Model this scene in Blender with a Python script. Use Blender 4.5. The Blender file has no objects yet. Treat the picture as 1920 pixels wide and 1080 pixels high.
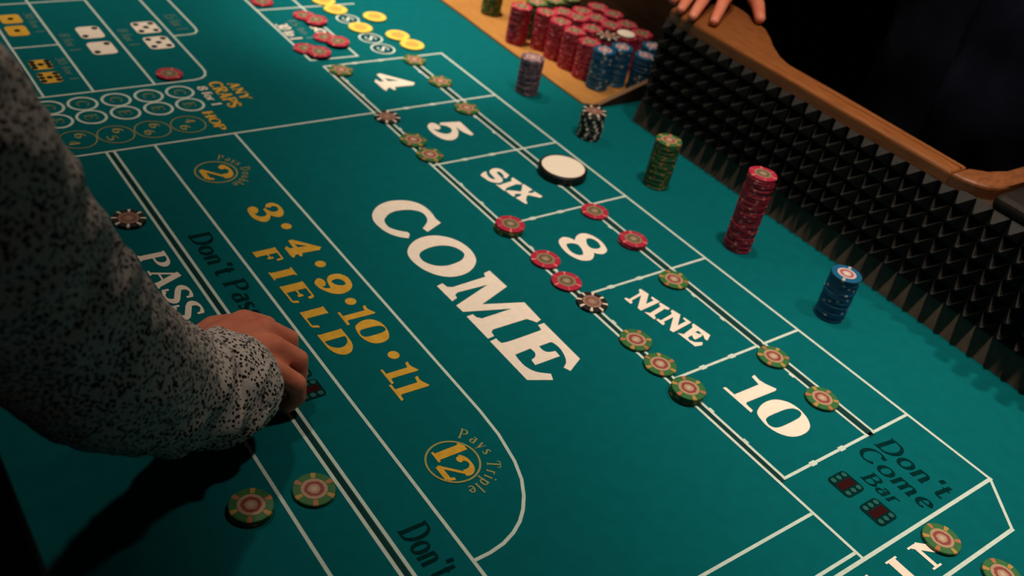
import bpy, bmesh, math, random
from mathutils import Vector, Matrix, noise
from mathutils.geometry import tessellate_polygon

# ------------------------------------------------------------------ camera, light, exposure
scene = bpy.context.scene
COL = scene.collection
PI = math.pi

cam_data = bpy.data.cameras.new('camera')
cam = bpy.data.objects.new('camera', cam_data)
COL.objects.link(cam)
cam.location = (1.2811, -0.92227, 0.6608)
cam.rotation_euler = (0.94679, -0.175678, 0.944711)
cam_data.sensor_width = 36.0
cam_data.lens = 34.687
cam_data.clip_start = 0.02
cam_data.dof.use_dof = True
cam_data.dof.focus_distance = 0.92
cam_data.dof.aperture_fstop = 5.2
scene.camera = cam

scene.view_settings.view_transform = 'Standard'
scene.view_settings.look = 'None'
scene.view_settings.gamma = 1.0
scene.view_settings.use_curve_mapping = False
scene.view_settings.exposure = 0.0

world = bpy.data.worlds.new('dim_hall')
scene.world = world
world.use_nodes = True
bg = world.node_tree.nodes['Background']
bg.inputs[0].default_value = (1.0, 0.82, 0.68, 1)
bg.inputs[1].default_value = 0.012


def spot(name, loc, target, power, angle, blend, size, color=(1.0, 0.80, 0.62)):
    d = bpy.data.lights.new(name, 'SPOT')
    d.energy = power
    d.spot_size = math.radians(angle)
    d.spot_blend = blend
    d.shadow_soft_size = size
    d.color = color
    o = bpy.data.objects.new(name, d)
    COL.objects.link(o)
    o.location = loc
    o.rotation_euler = (Vector(target) - Vector(loc)).to_track_quat('-Z', 'Y').to_euler()
    return o


# the ceiling downlights above the table
spot('ceiling_downlight', (0.848, -0.003, 1.75), (0.848, 0.027, 0), 80, 55.8, 1.0, 0.05)
spot('ceiling_downlight', (-0.598, -0.143, 1.75), (-0.598, -0.113, 0), 108.7, 68.7, 1.0, 0.05)
spot('ceiling_downlight', (0.479, 0.029, 1.75), (0.479, 0.059, 0), 45.9, 40.4, 1.0, 0.05)
spot('ceiling_downlight', (-0.141, 0.027, 1.75), (-0.141, 0.057, 0), 155, 27.3, 1.0, 0.05)
spot('ceiling_downlight', (-0.05, -0.62, 1.75), (0.74, -0.68, 0), 22.5, 56, 1.0, 0.05)
spot('ceiling_downlight', (1.30, 0.40, 1.75), (1.15, 0.03, 0), 76, 33, 1.0, 0.03)

# ------------------------------------------------------------------ helpers


def newmat(name, color, rough=0.6, spec=0.3, metallic=0.0):
    m = bpy.data.materials.new(name)
    m.use_nodes = True
    b = m.node_tree.nodes['Principled BSDF']
    b.inputs['Base Color'].default_value = (*color, 1)
    b.inputs['Roughness'].default_value = rough
    b.inputs['Specular IOR Level'].default_value = spec
    b.inputs['Metallic'].default_value = metallic
    return m


def nodes(m):
    nt = m.node_tree
    return nt, nt.nodes, nt.links, nt.nodes['Principled BSDF']


def ramp(nt, stops):
    r = nt.nodes.new('ShaderNodeValToRGB')
    el = r.color_ramp.elements
    while len(el) < len(stops):
        el.new(0.5)
    for e, (p, c) in zip(el, stops):
        e.position = p
        e.color = (*c, 1)
    return r


def noisy(m, c1, c2, scale, detail=4, stretch=(1, 1, 1), bump=0.0, bump_scale=None):
    nt, N, L, b = nodes(m)
    tc = N.new('ShaderNodeTexCoord')
    mp = N.new('ShaderNodeMapping')
    mp.inputs['Scale'].default_value = stretch
    L.new(tc.outputs['Object'], mp.inputs[0])
    n = N.new('ShaderNodeTexNoise')
    n.inputs['Scale'].default_value = scale
    n.inputs['Detail'].default_value = detail
    L.new(mp.outputs[0], n.inputs['Vector'])
    r = ramp(nt, [(0.3, c1), (0.7, c2)])
    L.new(n.outputs['Fac'], r.inputs[0])
    L.new(r.outputs[0], b.inputs['Base Color'])
    if bump:
        n2 = N.new('ShaderNodeTexNoise')
        n2.inputs['Scale'].default_value = bump_scale or scale * 4
        n2.inputs['Detail'].default_value = 3
        L.new(mp.outputs[0], n2.inputs['Vector'])
        bp = N.new('ShaderNodeBump')
        bp.inputs['Strength'].default_value = bump
        bp.inputs['Distance'].default_value = 0.002
        L.new(n2.outputs['Fac'], bp.inputs['Height'])
        L.new(bp.outputs[0], b.inputs['Normal'])
    return m


M = {}
M['felt'] = noisy(newmat('green_felt', (0, .15, .15), 0.95, 0.08), (0.0, .107, .126), (0.0, .121, .141), 60, 5, bump=0.12, bump_scale=900)
M['white'] = noisy(newmat('white_print', (.8, .74, .66), 0.95, 0.0), (.80, .74, .66), (.88, .81, .72), 120)
M['line'] = noisy(newmat('line_print', (.55, .62, .56), 0.95, 0.0), (.50, .64, .60), (.60, .73, .69), 120)
M['gold'] = noisy(newmat('gold_print', (.6, .38, .05), 0.95, 0.0), (.62, .36, .04), (.74, .45, .07), 120)
M['goldline'] = newmat('gold_line_print', (.34, .33, .12), 0.95, 0.0)
M['black'] = noisy(newmat('black_print', (.0, .03, .03), 0.95, 0.0), (.0, .020, .022), (.003, .028, .030), 150)
M['darkstripe'] = newmat('dark_stripe_print', (.010, .042, .040), 0.95, 0.0)
M['dim'] = newmat('dim_print', (.09, .20, .19), 0.95, 0.0)
M['ringdisc'] = newmat('ring_disc_print', (.0, .055, .075), 0.95, 0.0)
M['ringfill'] = newmat('ring_letter_print', (.14, .22, .12), 0.95, 0.0)
M['redprint'] = newmat('red_pip_print', (.030, .007, .008), 0.95, 0.0)
M['pip'] = newmat('pip_print', (.015, .03, .03), 0.95, 0.0)
M['pipdim'] = newmat('dim_pip_print', (.02, .11, .10), 0.95, 0.0)
M['rubber'] = noisy(newmat('black_rubber', (.012, .013, .013), 0.65, 0.22), (.006, .007, .007), (.011, .012, .0115), 80)
M['rubber_base'] = noisy(newmat('rubber_base_strip', (.06, .045, .035), 0.7, 0.3), (.085, .066, .052), (.125, .094, .070), 60)
M['wood'] = noisy(newmat('oak_rail', (.30, .11, .03), 0.38, 0.45), (.165, .054, .015), (.29, .106, .031), 26, 6, (1.0, 14, 14))
M['wood_end'] = noisy(newmat('oak_rail_end', (.2, .07, .025), 0.4, 0.4), (.15, .050, .018), (.23, .085, .030), 26, 6, (8, 3, 8))
M['ledge'] = noisy(newmat('light_wood_ledge', (.5, .25, .07), 0.5, 0.3), (.33, .155, .036), (.46, .225, .060), 22, 5, (1, 10, 10))
M['darkwood'] = noisy(newmat('dark_wood', (.03, .018, .01), 0.6, 0.25), (.022, .013, .008), (.045, .027, .015), 18, 5, (1, 8, 8))
M['groove'] = newmat('groove_wood', (.13, .042, .011), 0.6, 0.2)
M['padding'] = noisy(newmat('dark_leather', (.010, .008, .007), 0.6, 0.25), (.007, .006, .005), (.012, .010, .008), 40, bump=.2)
M['carpet'] = noisy(newmat('dark_carpet', (.02, .012, .01), 0.95, 0.1), (.012, .008, .006), (.03, .018, .014), 30)
M['wallpaint'] = noisy(newmat('dark_wall', (.03, .022, .016), 0.95, 0.0), (.024, .018, .013), (.036, .026, .019), 3)
M['lit_edge'] = newmat('lit_wood_edge', (.17, .10, .055), 0.6, 0.3)  # paler wood, light on the cheek board's top edge put into the colour


def link(o, parent=None):
    COL.objects.link(o)
    if parent is not None:
        o.parent = parent
    return o


def tag(o, label=None, cat=None, group=None, kind=None):
    if label:
        o['label'] = label
    if cat:
        o['category'] = cat
    if group:
        o['group'] = group
    if kind:
        o['kind'] = kind
    return o


def make_mesh(name, verts, faces, mat, smooth=False):
    me = bpy.data.meshes.new(name)
    me.from_pydata([tuple(v) for v in verts], [], faces)
    for m in (mat if isinstance(mat, (list, tuple)) else [mat]):
        me.materials.append(m)
    if smooth:
        for p in me.polygons:
            p.use_smooth = True
    me.update()
    return me


def mesh_obj(name, verts, faces, mat, parent=None, smooth=False):
    return link(bpy.data.objects.new(name, make_mesh(name, verts, faces, mat, smooth)), parent)


def bm_obj(name, bm, mat, parent=None, smooth=False):
    me = bpy.data.meshes.new(name)
    bmesh.ops.recalc_face_normals(bm, faces=bm.faces[:])
    bm.to_mesh(me)
    bm.free()
    for m in (mat if isinstance(mat, (list, tuple)) else [mat]):
        me.materials.append(m)
    if smooth:
        for p in me.polygons:
            p.use_smooth = True
    return link(bpy.data.objects.new(name, me), parent)


def box_bm(x0, x1, y0, y1, z0, z1, bevel=0.0, seg=2):
    bm = bmesh.new()
    v = [bm.verts.new((x, y, z)) for x in (x0, x1) for y in (y0, y1) for z in (z0, z1)]
    for f in ((0, 1, 3, 2), (4, 6, 7, 5), (0, 4, 5, 1), (2, 3, 7, 6), (0, 2, 6, 4), (1, 5, 7, 3)):
        bm.faces.new([v[i] for i in f])
    if bevel:
        bmesh.ops.bevel(bm, geom=bm.edges[:], offset=bevel, segments=seg, affect='EDGES', profile=0.5)
    return bm


def prism_bm(outline, z0, z1, bevel=0.0, seg=2):
    bm = bmesh.new()
    a = [bm.verts.new((x, y, z0)) for x, y in outline]
    b = [bm.verts.new((x, y, z1)) for x, y in outline]
    n = len(a)
    bm.faces.new(a[::-1])
    top = bm.faces.new(b)
    for i in range(n):
        bm.faces.new((a[i], a[(i + 1) % n], b[(i + 1) % n], b[i]))
    if bevel:
        bmesh.ops.bevel(bm, geom=list(top.edges), offset=bevel, segments=seg, affect='EDGES', profile=0.5)
    return bm


def empty(name, loc=(0, 0, 0)):
    o = bpy.data.objects.new(name, None)
    o.empty_display_size = 0.05
    o.location = loc
    return link(o)


# ------------------------------------------------------------------ the setting
floor = mesh_obj('floor', [(-5, -4, -.74), (5, -4, -.74), (5, 4.5, -.74), (-5, 4.5, -.74)], [(0, 1, 2, 3)], M['carpet'])
tag(floor, 'dark patterned casino carpet under the craps table', kind='structure')
wall = mesh_obj('wall_back', [(-5, 4.5, -.74), (5, 4.5, -.74), (5, 4.5, 2.4), (-5, 4.5, 2.4)], [(0, 3, 2, 1)], M['wallpaint'])
tag(wall, 'dark wall far behind the dealer', kind='structure')

# ------------------------------------------------------------------ the craps table
table = tag(empty('craps_table', (0.3, -0.33, -.74)),
            'long craps table with teal green felt, black rubber sides and wooden rail', 'table')
bpy.context.view_layer.update()
TOFF = Vector((-0.3, 0.33, .74))


def part(o):
    """make o (built in world coordinates) a part of the table"""
    o.parent = table
    o.matrix_parent_inverse = Matrix.Translation(TOFF)
    return o


def sub(o, p):
    o.parent = p
    return o


XL, XR = -1.75, 1.62
FO = [(XL, -.87), (XR, -.87), (XR, .187), (.301, .187), (.301, .355), (XL, .355)]
felt = part(bm_obj('felt', prism_bm(FO, -.012, 0.0), M['felt']))
part(bm_obj('table_body', prism_bm([(XL, -.86), (XR, -.86), (XR, .2), (.301, .2), (.301, .354), (XL, .354)], -.20, -.0125), M['darkwood']))
for lx in (XL + .15, XR - .2):
    for ly in (-.78, .12):
        part(bm_obj('leg', box_bm(lx - .05, lx + .05, ly - .05, ly + .05, -.74, -.20, .008), M['darkwood']))

# far side wall with its pyramid rubber lining
part(bm_obj('side_wall', box_bm(.300, XR, .1875, .205, 0.0005, .1715), M['darkwood']))
lining = part(bm_obj('foam_lining', box_bm(.300, XR, .1835, .1872, .030, .1712), M['rubber']))
tag(lining, 'black rubber lining of small pyramids along the far side of the table')
st = part(mesh_obj('lining_base_strip',
                   [(.298, .1745, .0004), (XR, .1745, .0004), (XR, .1834, .036), (.298, .1834, .036), (.298, .1873, .0004), (XR, .1873, .0004), (XR, .1873, .036), (.298, .1873, .036)],
                   [(0, 1, 2, 3), (4, 7, 6, 5), (0, 4, 5, 1), (3, 2, 6, 7), (0, 3, 7, 4), (1, 5, 6, 2)], M['rubber_base']))
P = .0235
hw = P / 2 * .985
pyr = make_mesh('pyramid', [(-hw, 0, -hw), (hw, 0, -hw), (hw, 0, hw), (-hw, 0, hw), (-.0012, -.0185, -.0012), (.0012, -.0185, -.0012), (.0012, -.0185, .0012), (-.0012, -.0185, .0012)],
                [(0, 1, 5, 4), (1, 2, 6, 5), (2, 3, 7, 6), (3, 0, 4, 7), (4, 5, 6, 7), (3, 2, 1, 0)], M['rubber'])
ncol = 0
for i in range(-19, 16):
    for j in range(6):
        o = bpy.data.objects.new('pyramid', pyr)
        o.location = (.763 + P * i, .1834, .0455 + P * j)
        COL.objects.link(o)
        sub(o, lining)

# wooden rail on top of the far wall, wide under the dealer's hand and bending away on the right
rail_top = [(.328, .178), (.806, .178), (.806, .2135), (.62, .2145), (.515, .2145), (.488, .219), (.472, .230), (.456, .247), (.434, .266), (.408, .285), (.378, .301), (.34, .312), (.300, .316), (.300, .196), (.306, .184)]
rail = part(bm_obj('rail', prism_bm(rail_top, .1718, .1895, .005, 3), M['wood']))
tag(rail, 'oak rail, wide on its left end and narrow along the dealer')
bend_in = [(.807, .178), (.822, .180), (.836, .186), (.847, .196), (.854, .210), (.857, .228), (.858, .26), (.858, .46)]
bend_out = [(.833, .46), (.833, .26), (.832, .240), (.829, .227), (.822, .218), (.807, .2135)]
part(tag(bm_obj('rail_end', prism_bm(bend_in + bend_out, .1718, .1895, .005, 3), M['wood_end']), 'darker oak end piece where the rail bends outward'))
part(bm_obj('rail_groove', box_bm(.58, .805, .2005, .2020, .1893, .1899), M['groove']))
part(bm_obj('rail_padding', box_bm(.862, XR, .181, .46, .1718, .1915, .008, 3), M['padding']))
part(bm_obj('outer_panel', box_bm(.302, XR, .2055, .22, -.20, .1714), M['darkwood']))
part(bm_obj('end_panel', box_bm(.302, .3145, .2205, .345, 0.0005, .1714), M['darkwood']))

# dealer's chip ledge with its cheek board and back panel
ledge = part(bm_obj('chip_ledge', prism_bm([(-1.2, .134), (-.15, .131), (-.01, .127), (.226, .126), (.238, .140), (.238, .355), (-1.2, .355)], .0004, .004, .001, 1), M['ledge']))
tag(ledge, 'light orange wood ledge carrying the bank of chips')
cheek = [(.2385, .140, .0004), (.2385, .30, .0004), (.2385, .30, .048), (.2385, .150, .004)]
cv = [Vector(c) for c in cheek] + [Vector(c) + Vector((.008, 0, 0)) for c in cheek]
part(mesh_obj('cheek_board', cv, [(0, 1, 2, 3), (7, 6, 5, 4), (0, 4, 5, 1), (1, 5, 6, 2), (3, 7, 4, 0)], M['darkwood']))
lit_strip = [(.2384, .146, .0042), (.2384, .30, .0482), (.2466, .30, .0482), (.2466, .146, .0042)]  # thin pale strip standing in for the lit top edge of the board
part(mesh_obj('cheek_lit_edge', [Vector(c) for c in lit_strip] + [Vector(c) + Vector((0, -.0003, .0009)) for c in lit_strip],
              [(0, 1, 2, 3), (7, 6, 5, 4), (0, 4, 5, 1), (1, 5, 6, 2), (2, 6, 7, 3), (3, 7, 4, 0)], M['lit_edge']))
part(bm_obj('back_panel', box_bm(-1.2, .2995, .356, .372, -.20, .125, .002), M['darkwood']))

# near side and the two ends, mostly outside the picture
part(bm_obj('near_wall', box_bm(XL, XR, -.900, -.866, 0.0005, .165), M['rubber']))
part(bm_obj('near_rail', box_bm(XL, XR, -.985, -.8585, .1652, .187, .008, 3), M['padding']))
part(bm_obj('near_panel', box_bm(XL, XR, -.925, -.9005, -.20, .165), M['darkwood']))
part(bm_obj('end_wall', box_bm(XR - .03, XR, -.8655, .18, .0005, .165), M['rubber']))
part(bm_obj('end_wall', box_bm(XL, XL + .03, -.8655, .18, .0005, .165), M['rubber']))

# ------------------------------------------------------------------ printing on the felt (flat print, 0.3 mm ink)
ZP = 0.0003
TRACED = {
 'come_C': [[(0.4467,-0.2856),(0.4356,-0.2866),(0.4301,-0.2856),(0.4245,-0.2845),(0.4189,-0.2841),(0.413,-0.2843),(0.4068,-0.2851),(0.4014,-0.2866),(0.3968,-0.2888),(0.3927,-0.2918),(0.3893,-0.2952),(0.3865,-0.2991),(0.3841,-0.3037),(0.3824,-0.3083),(0.3811,-0.3133),(0.3802,-0.3187),(0.3802,-0.3241),(0.3811,-0.3297),(0.3828,-0.3356),(0.3852,-0.3411),(0.3886,-0.3464),(0.393,-0.3515),(0.3975,-0.3556),(0.4021,-0.3587),(0.4071,-0.361),(0.412,-0.3626),(0.4168,-0.3634),(0.4216,-0.3636),(0.4265,-0.3633),(0.4317,-0.3626),(0.4373,-0.3615),(0.4422,-0.3599),(0.4467,-0.3577),(0.4509,-0.355),(0.4544,-0.3521),(0.4572,-0.3489),(0.4595,-0.3454),(0.4617,-0.342),(0.4553,-0.3363),(0.4503,-0.3358),(0.4478,-0.339),(0.4453,-0.3422),(0.4426,-0.3451),(0.4396,-0.3478),(0.4362,-0.3503),(0.4328,-0.3519),(0.429,-0.3525),(0.4249,-0.3523),(0.4213,-0.3516),(0.4185,-0.3507),(0.4159,-0.3492),(0.4134,-0.3471),(0.4107,-0.344),(0.4078,-0.3402),(0.4056,-0.3362),(0.4042,-0.3321),(0.4033,-0.3276),(0.4031,-0.3232),(0.4035,-0.3185),(0.4045,-0.3136),(0.4059,-0.3092),(0.4077,-0.3053),(0.4101,-0.3016),(0.4126,-0.2988),(0.4153,-0.2968),(0.4184,-0.2956),(0.4216,-0.295),(0.4249,-0.2951),(0.4285,-0.2957),(0.4318,-0.2968),(0.4348,-0.2983),(0.4376,-0.3002),(0.4404,-0.3028),(0.4432,-0.3061),(0.4462,-0.3101),(0.449,-0.3139),(0.458,-0.3124)]],
 'come_O': [[(0.4839,-0.3566),(0.4805,-0.3538),(0.477,-0.3503),(0.4739,-0.3462),(0.471,-0.3415),(0.4684,-0.336),(0.4667,-0.3305),(0.4658,-0.3249),(0.4658,-0.3191),(0.4664,-0.3138),(0.4678,-0.3091),(0.4698,-0.3047),(0.4724,-0.3007),(0.4754,-0.297),(0.4789,-0.2934),(0.4829,-0.2905),(0.4873,-0.288),(0.4924,-0.2858),(0.4976,-0.2844),(0.5029,-0.2835),(0.5086,-0.2832),(0.5141,-0.2836),(0.5196,-0.2846),(0.5252,-0.2863),(0.5301,-0.2885),(0.5344,-0.2914),(0.5383,-0.295),(0.5417,-0.299),(0.5447,-0.3035),(0.5474,-0.3086),(0.5493,-0.3137),(0.5503,-0.3189),(0.5507,-0.3245),(0.5505,-0.3295),(0.5498,-0.3339),(0.5484,-0.338),(0.5465,-0.3418),(0.5438,-0.3457),(0.5403,-0.3494),(0.5365,-0.3527),(0.5322,-0.3554),(0.5273,-0.3579),(0.5224,-0.3597),(0.5173,-0.3611),(0.5119,-0.362),(0.5069,-0.3625),(0.5023,-0.3625),(0.4978,-0.3621),(0.4938,-0.3613),(0.4903,-0.3602),(0.487,-0.3587)],[(0.497,-0.3481),(0.4947,-0.3462),(0.4927,-0.3436),(0.4911,-0.3405),(0.4898,-0.3365),(0.4888,-0.3318),(0.4882,-0.3274),(0.488,-0.3232),(0.4882,-0.319),(0.4889,-0.3151),(0.49,-0.3111),(0.4917,-0.3073),(0.4937,-0.304),(0.496,-0.3014),(0.4988,-0.2992),(0.5017,-0.2975),(0.5049,-0.2962),(0.5085,-0.2953),(0.5117,-0.295),(0.5142,-0.2954),(0.5165,-0.2964),(0.5185,-0.2979),(0.5207,-0.3),(0.5228,-0.3026),(0.5245,-0.3055),(0.5257,-0.3085),(0.5267,-0.312),(0.5273,-0.3156),(0.5279,-0.3198),(0.5282,-0.3244),(0.528,-0.3287),(0.5272,-0.3326),(0.5259,-0.3365),(0.5241,-0.3399),(0.5217,-0.3431),(0.5186,-0.3459),(0.5155,-0.3481),(0.5123,-0.3496),(0.5089,-0.3505),(0.5057,-0.3507),(0.5027,-0.3504),(0.4997,-0.3495)]],
 'come_M': [[(0.5578,-0.3618),(0.5557,-0.3531),(0.5638,-0.3516),(0.5665,-0.3459),(0.5641,-0.2984),(0.5575,-0.2958),(0.5557,-0.2863),(0.5901,-0.2852),(0.6069,-0.3321),(0.6231,-0.284),(0.657,-0.2856),(0.6591,-0.293),(0.6547,-0.2958),(0.6493,-0.3003),(0.6494,-0.347),(0.6527,-0.3511),(0.6593,-0.3522),(0.6604,-0.3612),(0.6185,-0.3613),(0.618,-0.3526),(0.6242,-0.3517),(0.6283,-0.3471),(0.627,-0.3048),(0.61,-0.3604),(0.5973,-0.3613),(0.5783,-0.3048),(0.5771,-0.3461),(0.5802,-0.3515),(0.5858,-0.3526),(0.5888,-0.3611)]],
 'come_E': [[(0.6651,-0.3616),(0.6635,-0.3525),(0.6655,-0.3526),(0.6675,-0.3527),(0.6693,-0.3522),(0.6709,-0.3521),(0.6725,-0.3513),(0.6734,-0.3464),(0.6735,-0.3333),(0.673,-0.3154),(0.6724,-0.3022),(0.672,-0.2972),(0.6714,-0.2963),(0.6703,-0.296),(0.6684,-0.2953),(0.666,-0.295),(0.6636,-0.2948),(0.6632,-0.2859),(0.7297,-0.2869),(0.7411,-0.3094),(0.7335,-0.3128),(0.7317,-0.31),(0.7299,-0.3071),(0.7276,-0.3046),(0.7243,-0.3024),(0.7204,-0.3004),(0.7165,-0.2989),(0.7126,-0.2977),(0.7085,-0.2968),(0.7047,-0.2965),(0.701,-0.2967),(0.6975,-0.2973),(0.695,-0.2981),(0.6939,-0.2989),(0.6936,-0.2998),(0.6934,-0.3007),(0.694,-0.3163),(0.6963,-0.3164),(0.6988,-0.3166),(0.7009,-0.3163),(0.7029,-0.3156),(0.7047,-0.3144),(0.706,-0.3127),(0.7069,-0.3103),(0.7074,-0.3072),(0.7078,-0.3042),(0.7168,-0.3048),(0.7174,-0.3392),(0.7088,-0.3379),(0.7081,-0.3354),(0.7073,-0.3329),(0.7062,-0.3308),(0.7045,-0.3291),(0.7024,-0.3277),(0.7001,-0.3269),(0.6979,-0.3268),(0.6954,-0.3272),(0.693,-0.3275),(0.6945,-0.3492),(0.6973,-0.3497),(0.7001,-0.3502),(0.7032,-0.3505),(0.7068,-0.3507),(0.7108,-0.3508),(0.7147,-0.3503),(0.7187,-0.3491),(0.7229,-0.3473),(0.7267,-0.3447),(0.7299,-0.341),(0.7329,-0.3364),(0.7358,-0.332),(0.7446,-0.3359),(0.7329,-0.3616)]],
 '4': [[(0.0458,-0.1508),(0.0438,-0.1437),(0.087,-0.1057),(0.0944,-0.1124),(0.0922,-0.1447),(0.1018,-0.1486),(0.0994,-0.1524),(0.0924,-0.1526),(0.0932,-0.1579),(0.1009,-0.1645),(0.0957,-0.1663),(0.0668,-0.1664),(0.0608,-0.1608),(0.0697,-0.1585),(0.0714,-0.1517)],[(0.0597,-0.145),(0.0719,-0.1445),(0.0742,-0.1263)]],
 '5': [[(0.2204,-0.1439),(0.215,-0.1391),(0.221,-0.1079),(0.2602,-0.11),(0.263,-0.1154),(0.2587,-0.1177),(0.2542,-0.1201),(0.2496,-0.1219),(0.2445,-0.1227),(0.239,-0.123),(0.2336,-0.1232),(0.2381,-0.1248),(0.2428,-0.1264),(0.2472,-0.1284),(0.2515,-0.131),(0.2558,-0.1341),(0.2593,-0.1373),(0.2622,-0.1409),(0.2644,-0.1448),(0.2657,-0.1484),(0.2661,-0.1517),(0.2655,-0.1549),(0.2643,-0.1577),(0.2627,-0.1601),(0.2603,-0.1622),(0.2573,-0.164),(0.2534,-0.1656),(0.2487,-0.1669),(0.2439,-0.1677),(0.2391,-0.168),(0.2339,-0.1679),(0.2293,-0.1673),(0.2251,-0.1663),(0.2212,-0.1649),(0.218,-0.163),(0.2154,-0.1607),(0.2132,-0.1578),(0.212,-0.1552),(0.2118,-0.1528),(0.2125,-0.1506),(0.2139,-0.1488),(0.2161,-0.1475),(0.219,-0.1466),(0.2218,-0.1462),(0.2242,-0.1461),(0.2265,-0.1464),(0.2285,-0.1473),(0.2303,-0.1489),(0.2319,-0.1511),(0.2327,-0.1532),(0.2325,-0.1549),(0.2314,-0.1565),(0.2304,-0.1578),(0.2295,-0.1586),(0.2287,-0.1591),(0.2278,-0.1596),(0.2303,-0.1598),(0.2328,-0.1599),(0.2353,-0.1596),(0.2381,-0.1585),(0.2411,-0.157),(0.2435,-0.1552),(0.2455,-0.1533),(0.2472,-0.151),(0.248,-0.1485),(0.248,-0.1459),(0.2473,-0.143),(0.246,-0.1404),(0.2442,-0.138),(0.2417,-0.1358),(0.2392,-0.1342),(0.2363,-0.1335),(0.2332,-0.1334),(0.2305,-0.1338),(0.2281,-0.1348),(0.226,-0.1363),(0.2242,-0.138),(0.2227,-0.1399),(0.2215,-0.1419)]],
 'six_S': [[(0.3631,-0.1677),(0.3615,-0.1651),(0.3599,-0.1624),(0.3587,-0.16),(0.3582,-0.1579),(0.3581,-0.1559),(0.3579,-0.154),(0.3599,-0.1554),(0.362,-0.1568),(0.3643,-0.158),(0.3672,-0.1589),(0.3705,-0.1595),(0.3734,-0.1597),(0.3758,-0.1591),(0.3778,-0.1581),(0.3791,-0.157),(0.3795,-0.1559),(0.3791,-0.1547),(0.3781,-0.1538),(0.3764,-0.1533),(0.3741,-0.1529),(0.3716,-0.1526),(0.369,-0.1525),(0.3661,-0.1524),(0.3635,-0.152),(0.3612,-0.1509),(0.359,-0.1494),(0.3572,-0.1476),(0.3559,-0.1454),(0.3549,-0.1429),(0.3543,-0.1405),(0.3543,-0.1384),(0.3547,-0.1363),(0.3555,-0.1345),(0.3566,-0.1328),(0.3582,-0.1313),(0.3602,-0.1302),(0.3626,-0.1296),(0.3655,-0.1293),(0.3683,-0.1291),(0.3711,-0.1289),(0.3741,-0.1287),(0.3769,-0.1285),(0.3828,-0.1378),(0.3806,-0.1404),(0.3785,-0.1391),(0.3764,-0.1377),(0.3742,-0.1367),(0.3714,-0.1361),(0.3683,-0.1358),(0.366,-0.136),(0.3646,-0.1368),(0.3637,-0.1381),(0.3635,-0.1393),(0.3638,-0.1403),(0.3647,-0.1413),(0.3661,-0.142),(0.3682,-0.1425),(0.3708,-0.1427),(0.3735,-0.143),(0.3761,-0.1431),(0.379,-0.1431),(0.3816,-0.1437),(0.384,-0.1449),(0.3864,-0.1466),(0.3882,-0.1484),(0.3892,-0.1502),(0.3896,-0.1523),(0.3896,-0.1544),(0.3891,-0.1565),(0.388,-0.1587),(0.3867,-0.1607),(0.3851,-0.1626),(0.3832,-0.1644),(0.3809,-0.1658),(0.3781,-0.1665),(0.3749,-0.1669),(0.3722,-0.1672),(0.3703,-0.1676),(0.3686,-0.1679),(0.3671,-0.1682)]],
 'six_I': [[(0.391,-0.162),(0.3945,-0.1578),(0.3914,-0.135),(0.3863,-0.1318),(0.3836,-0.1273),(0.4018,-0.1244),(0.4033,-0.1281),(0.4004,-0.1327),(0.4042,-0.1531),(0.4072,-0.1561),(0.4101,-0.1602)]],
 'six_X': [[(0.4045,-0.1265),(0.4044,-0.1229),(0.4207,-0.1201),(0.4223,-0.1281),(0.4255,-0.1313),(0.4275,-0.1239),(0.4249,-0.1206),(0.4393,-0.117),(0.4413,-0.1224),(0.4301,-0.1343),(0.4313,-0.1385),(0.4399,-0.1458),(0.4473,-0.1489),(0.4468,-0.1521),(0.4293,-0.1556),(0.4289,-0.1518),(0.428,-0.1461),(0.4241,-0.142),(0.421,-0.1502),(0.426,-0.1547),(0.4251,-0.1574),(0.4104,-0.1585),(0.41,-0.1539),(0.4186,-0.1388),(0.4117,-0.1315)]],
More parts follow.
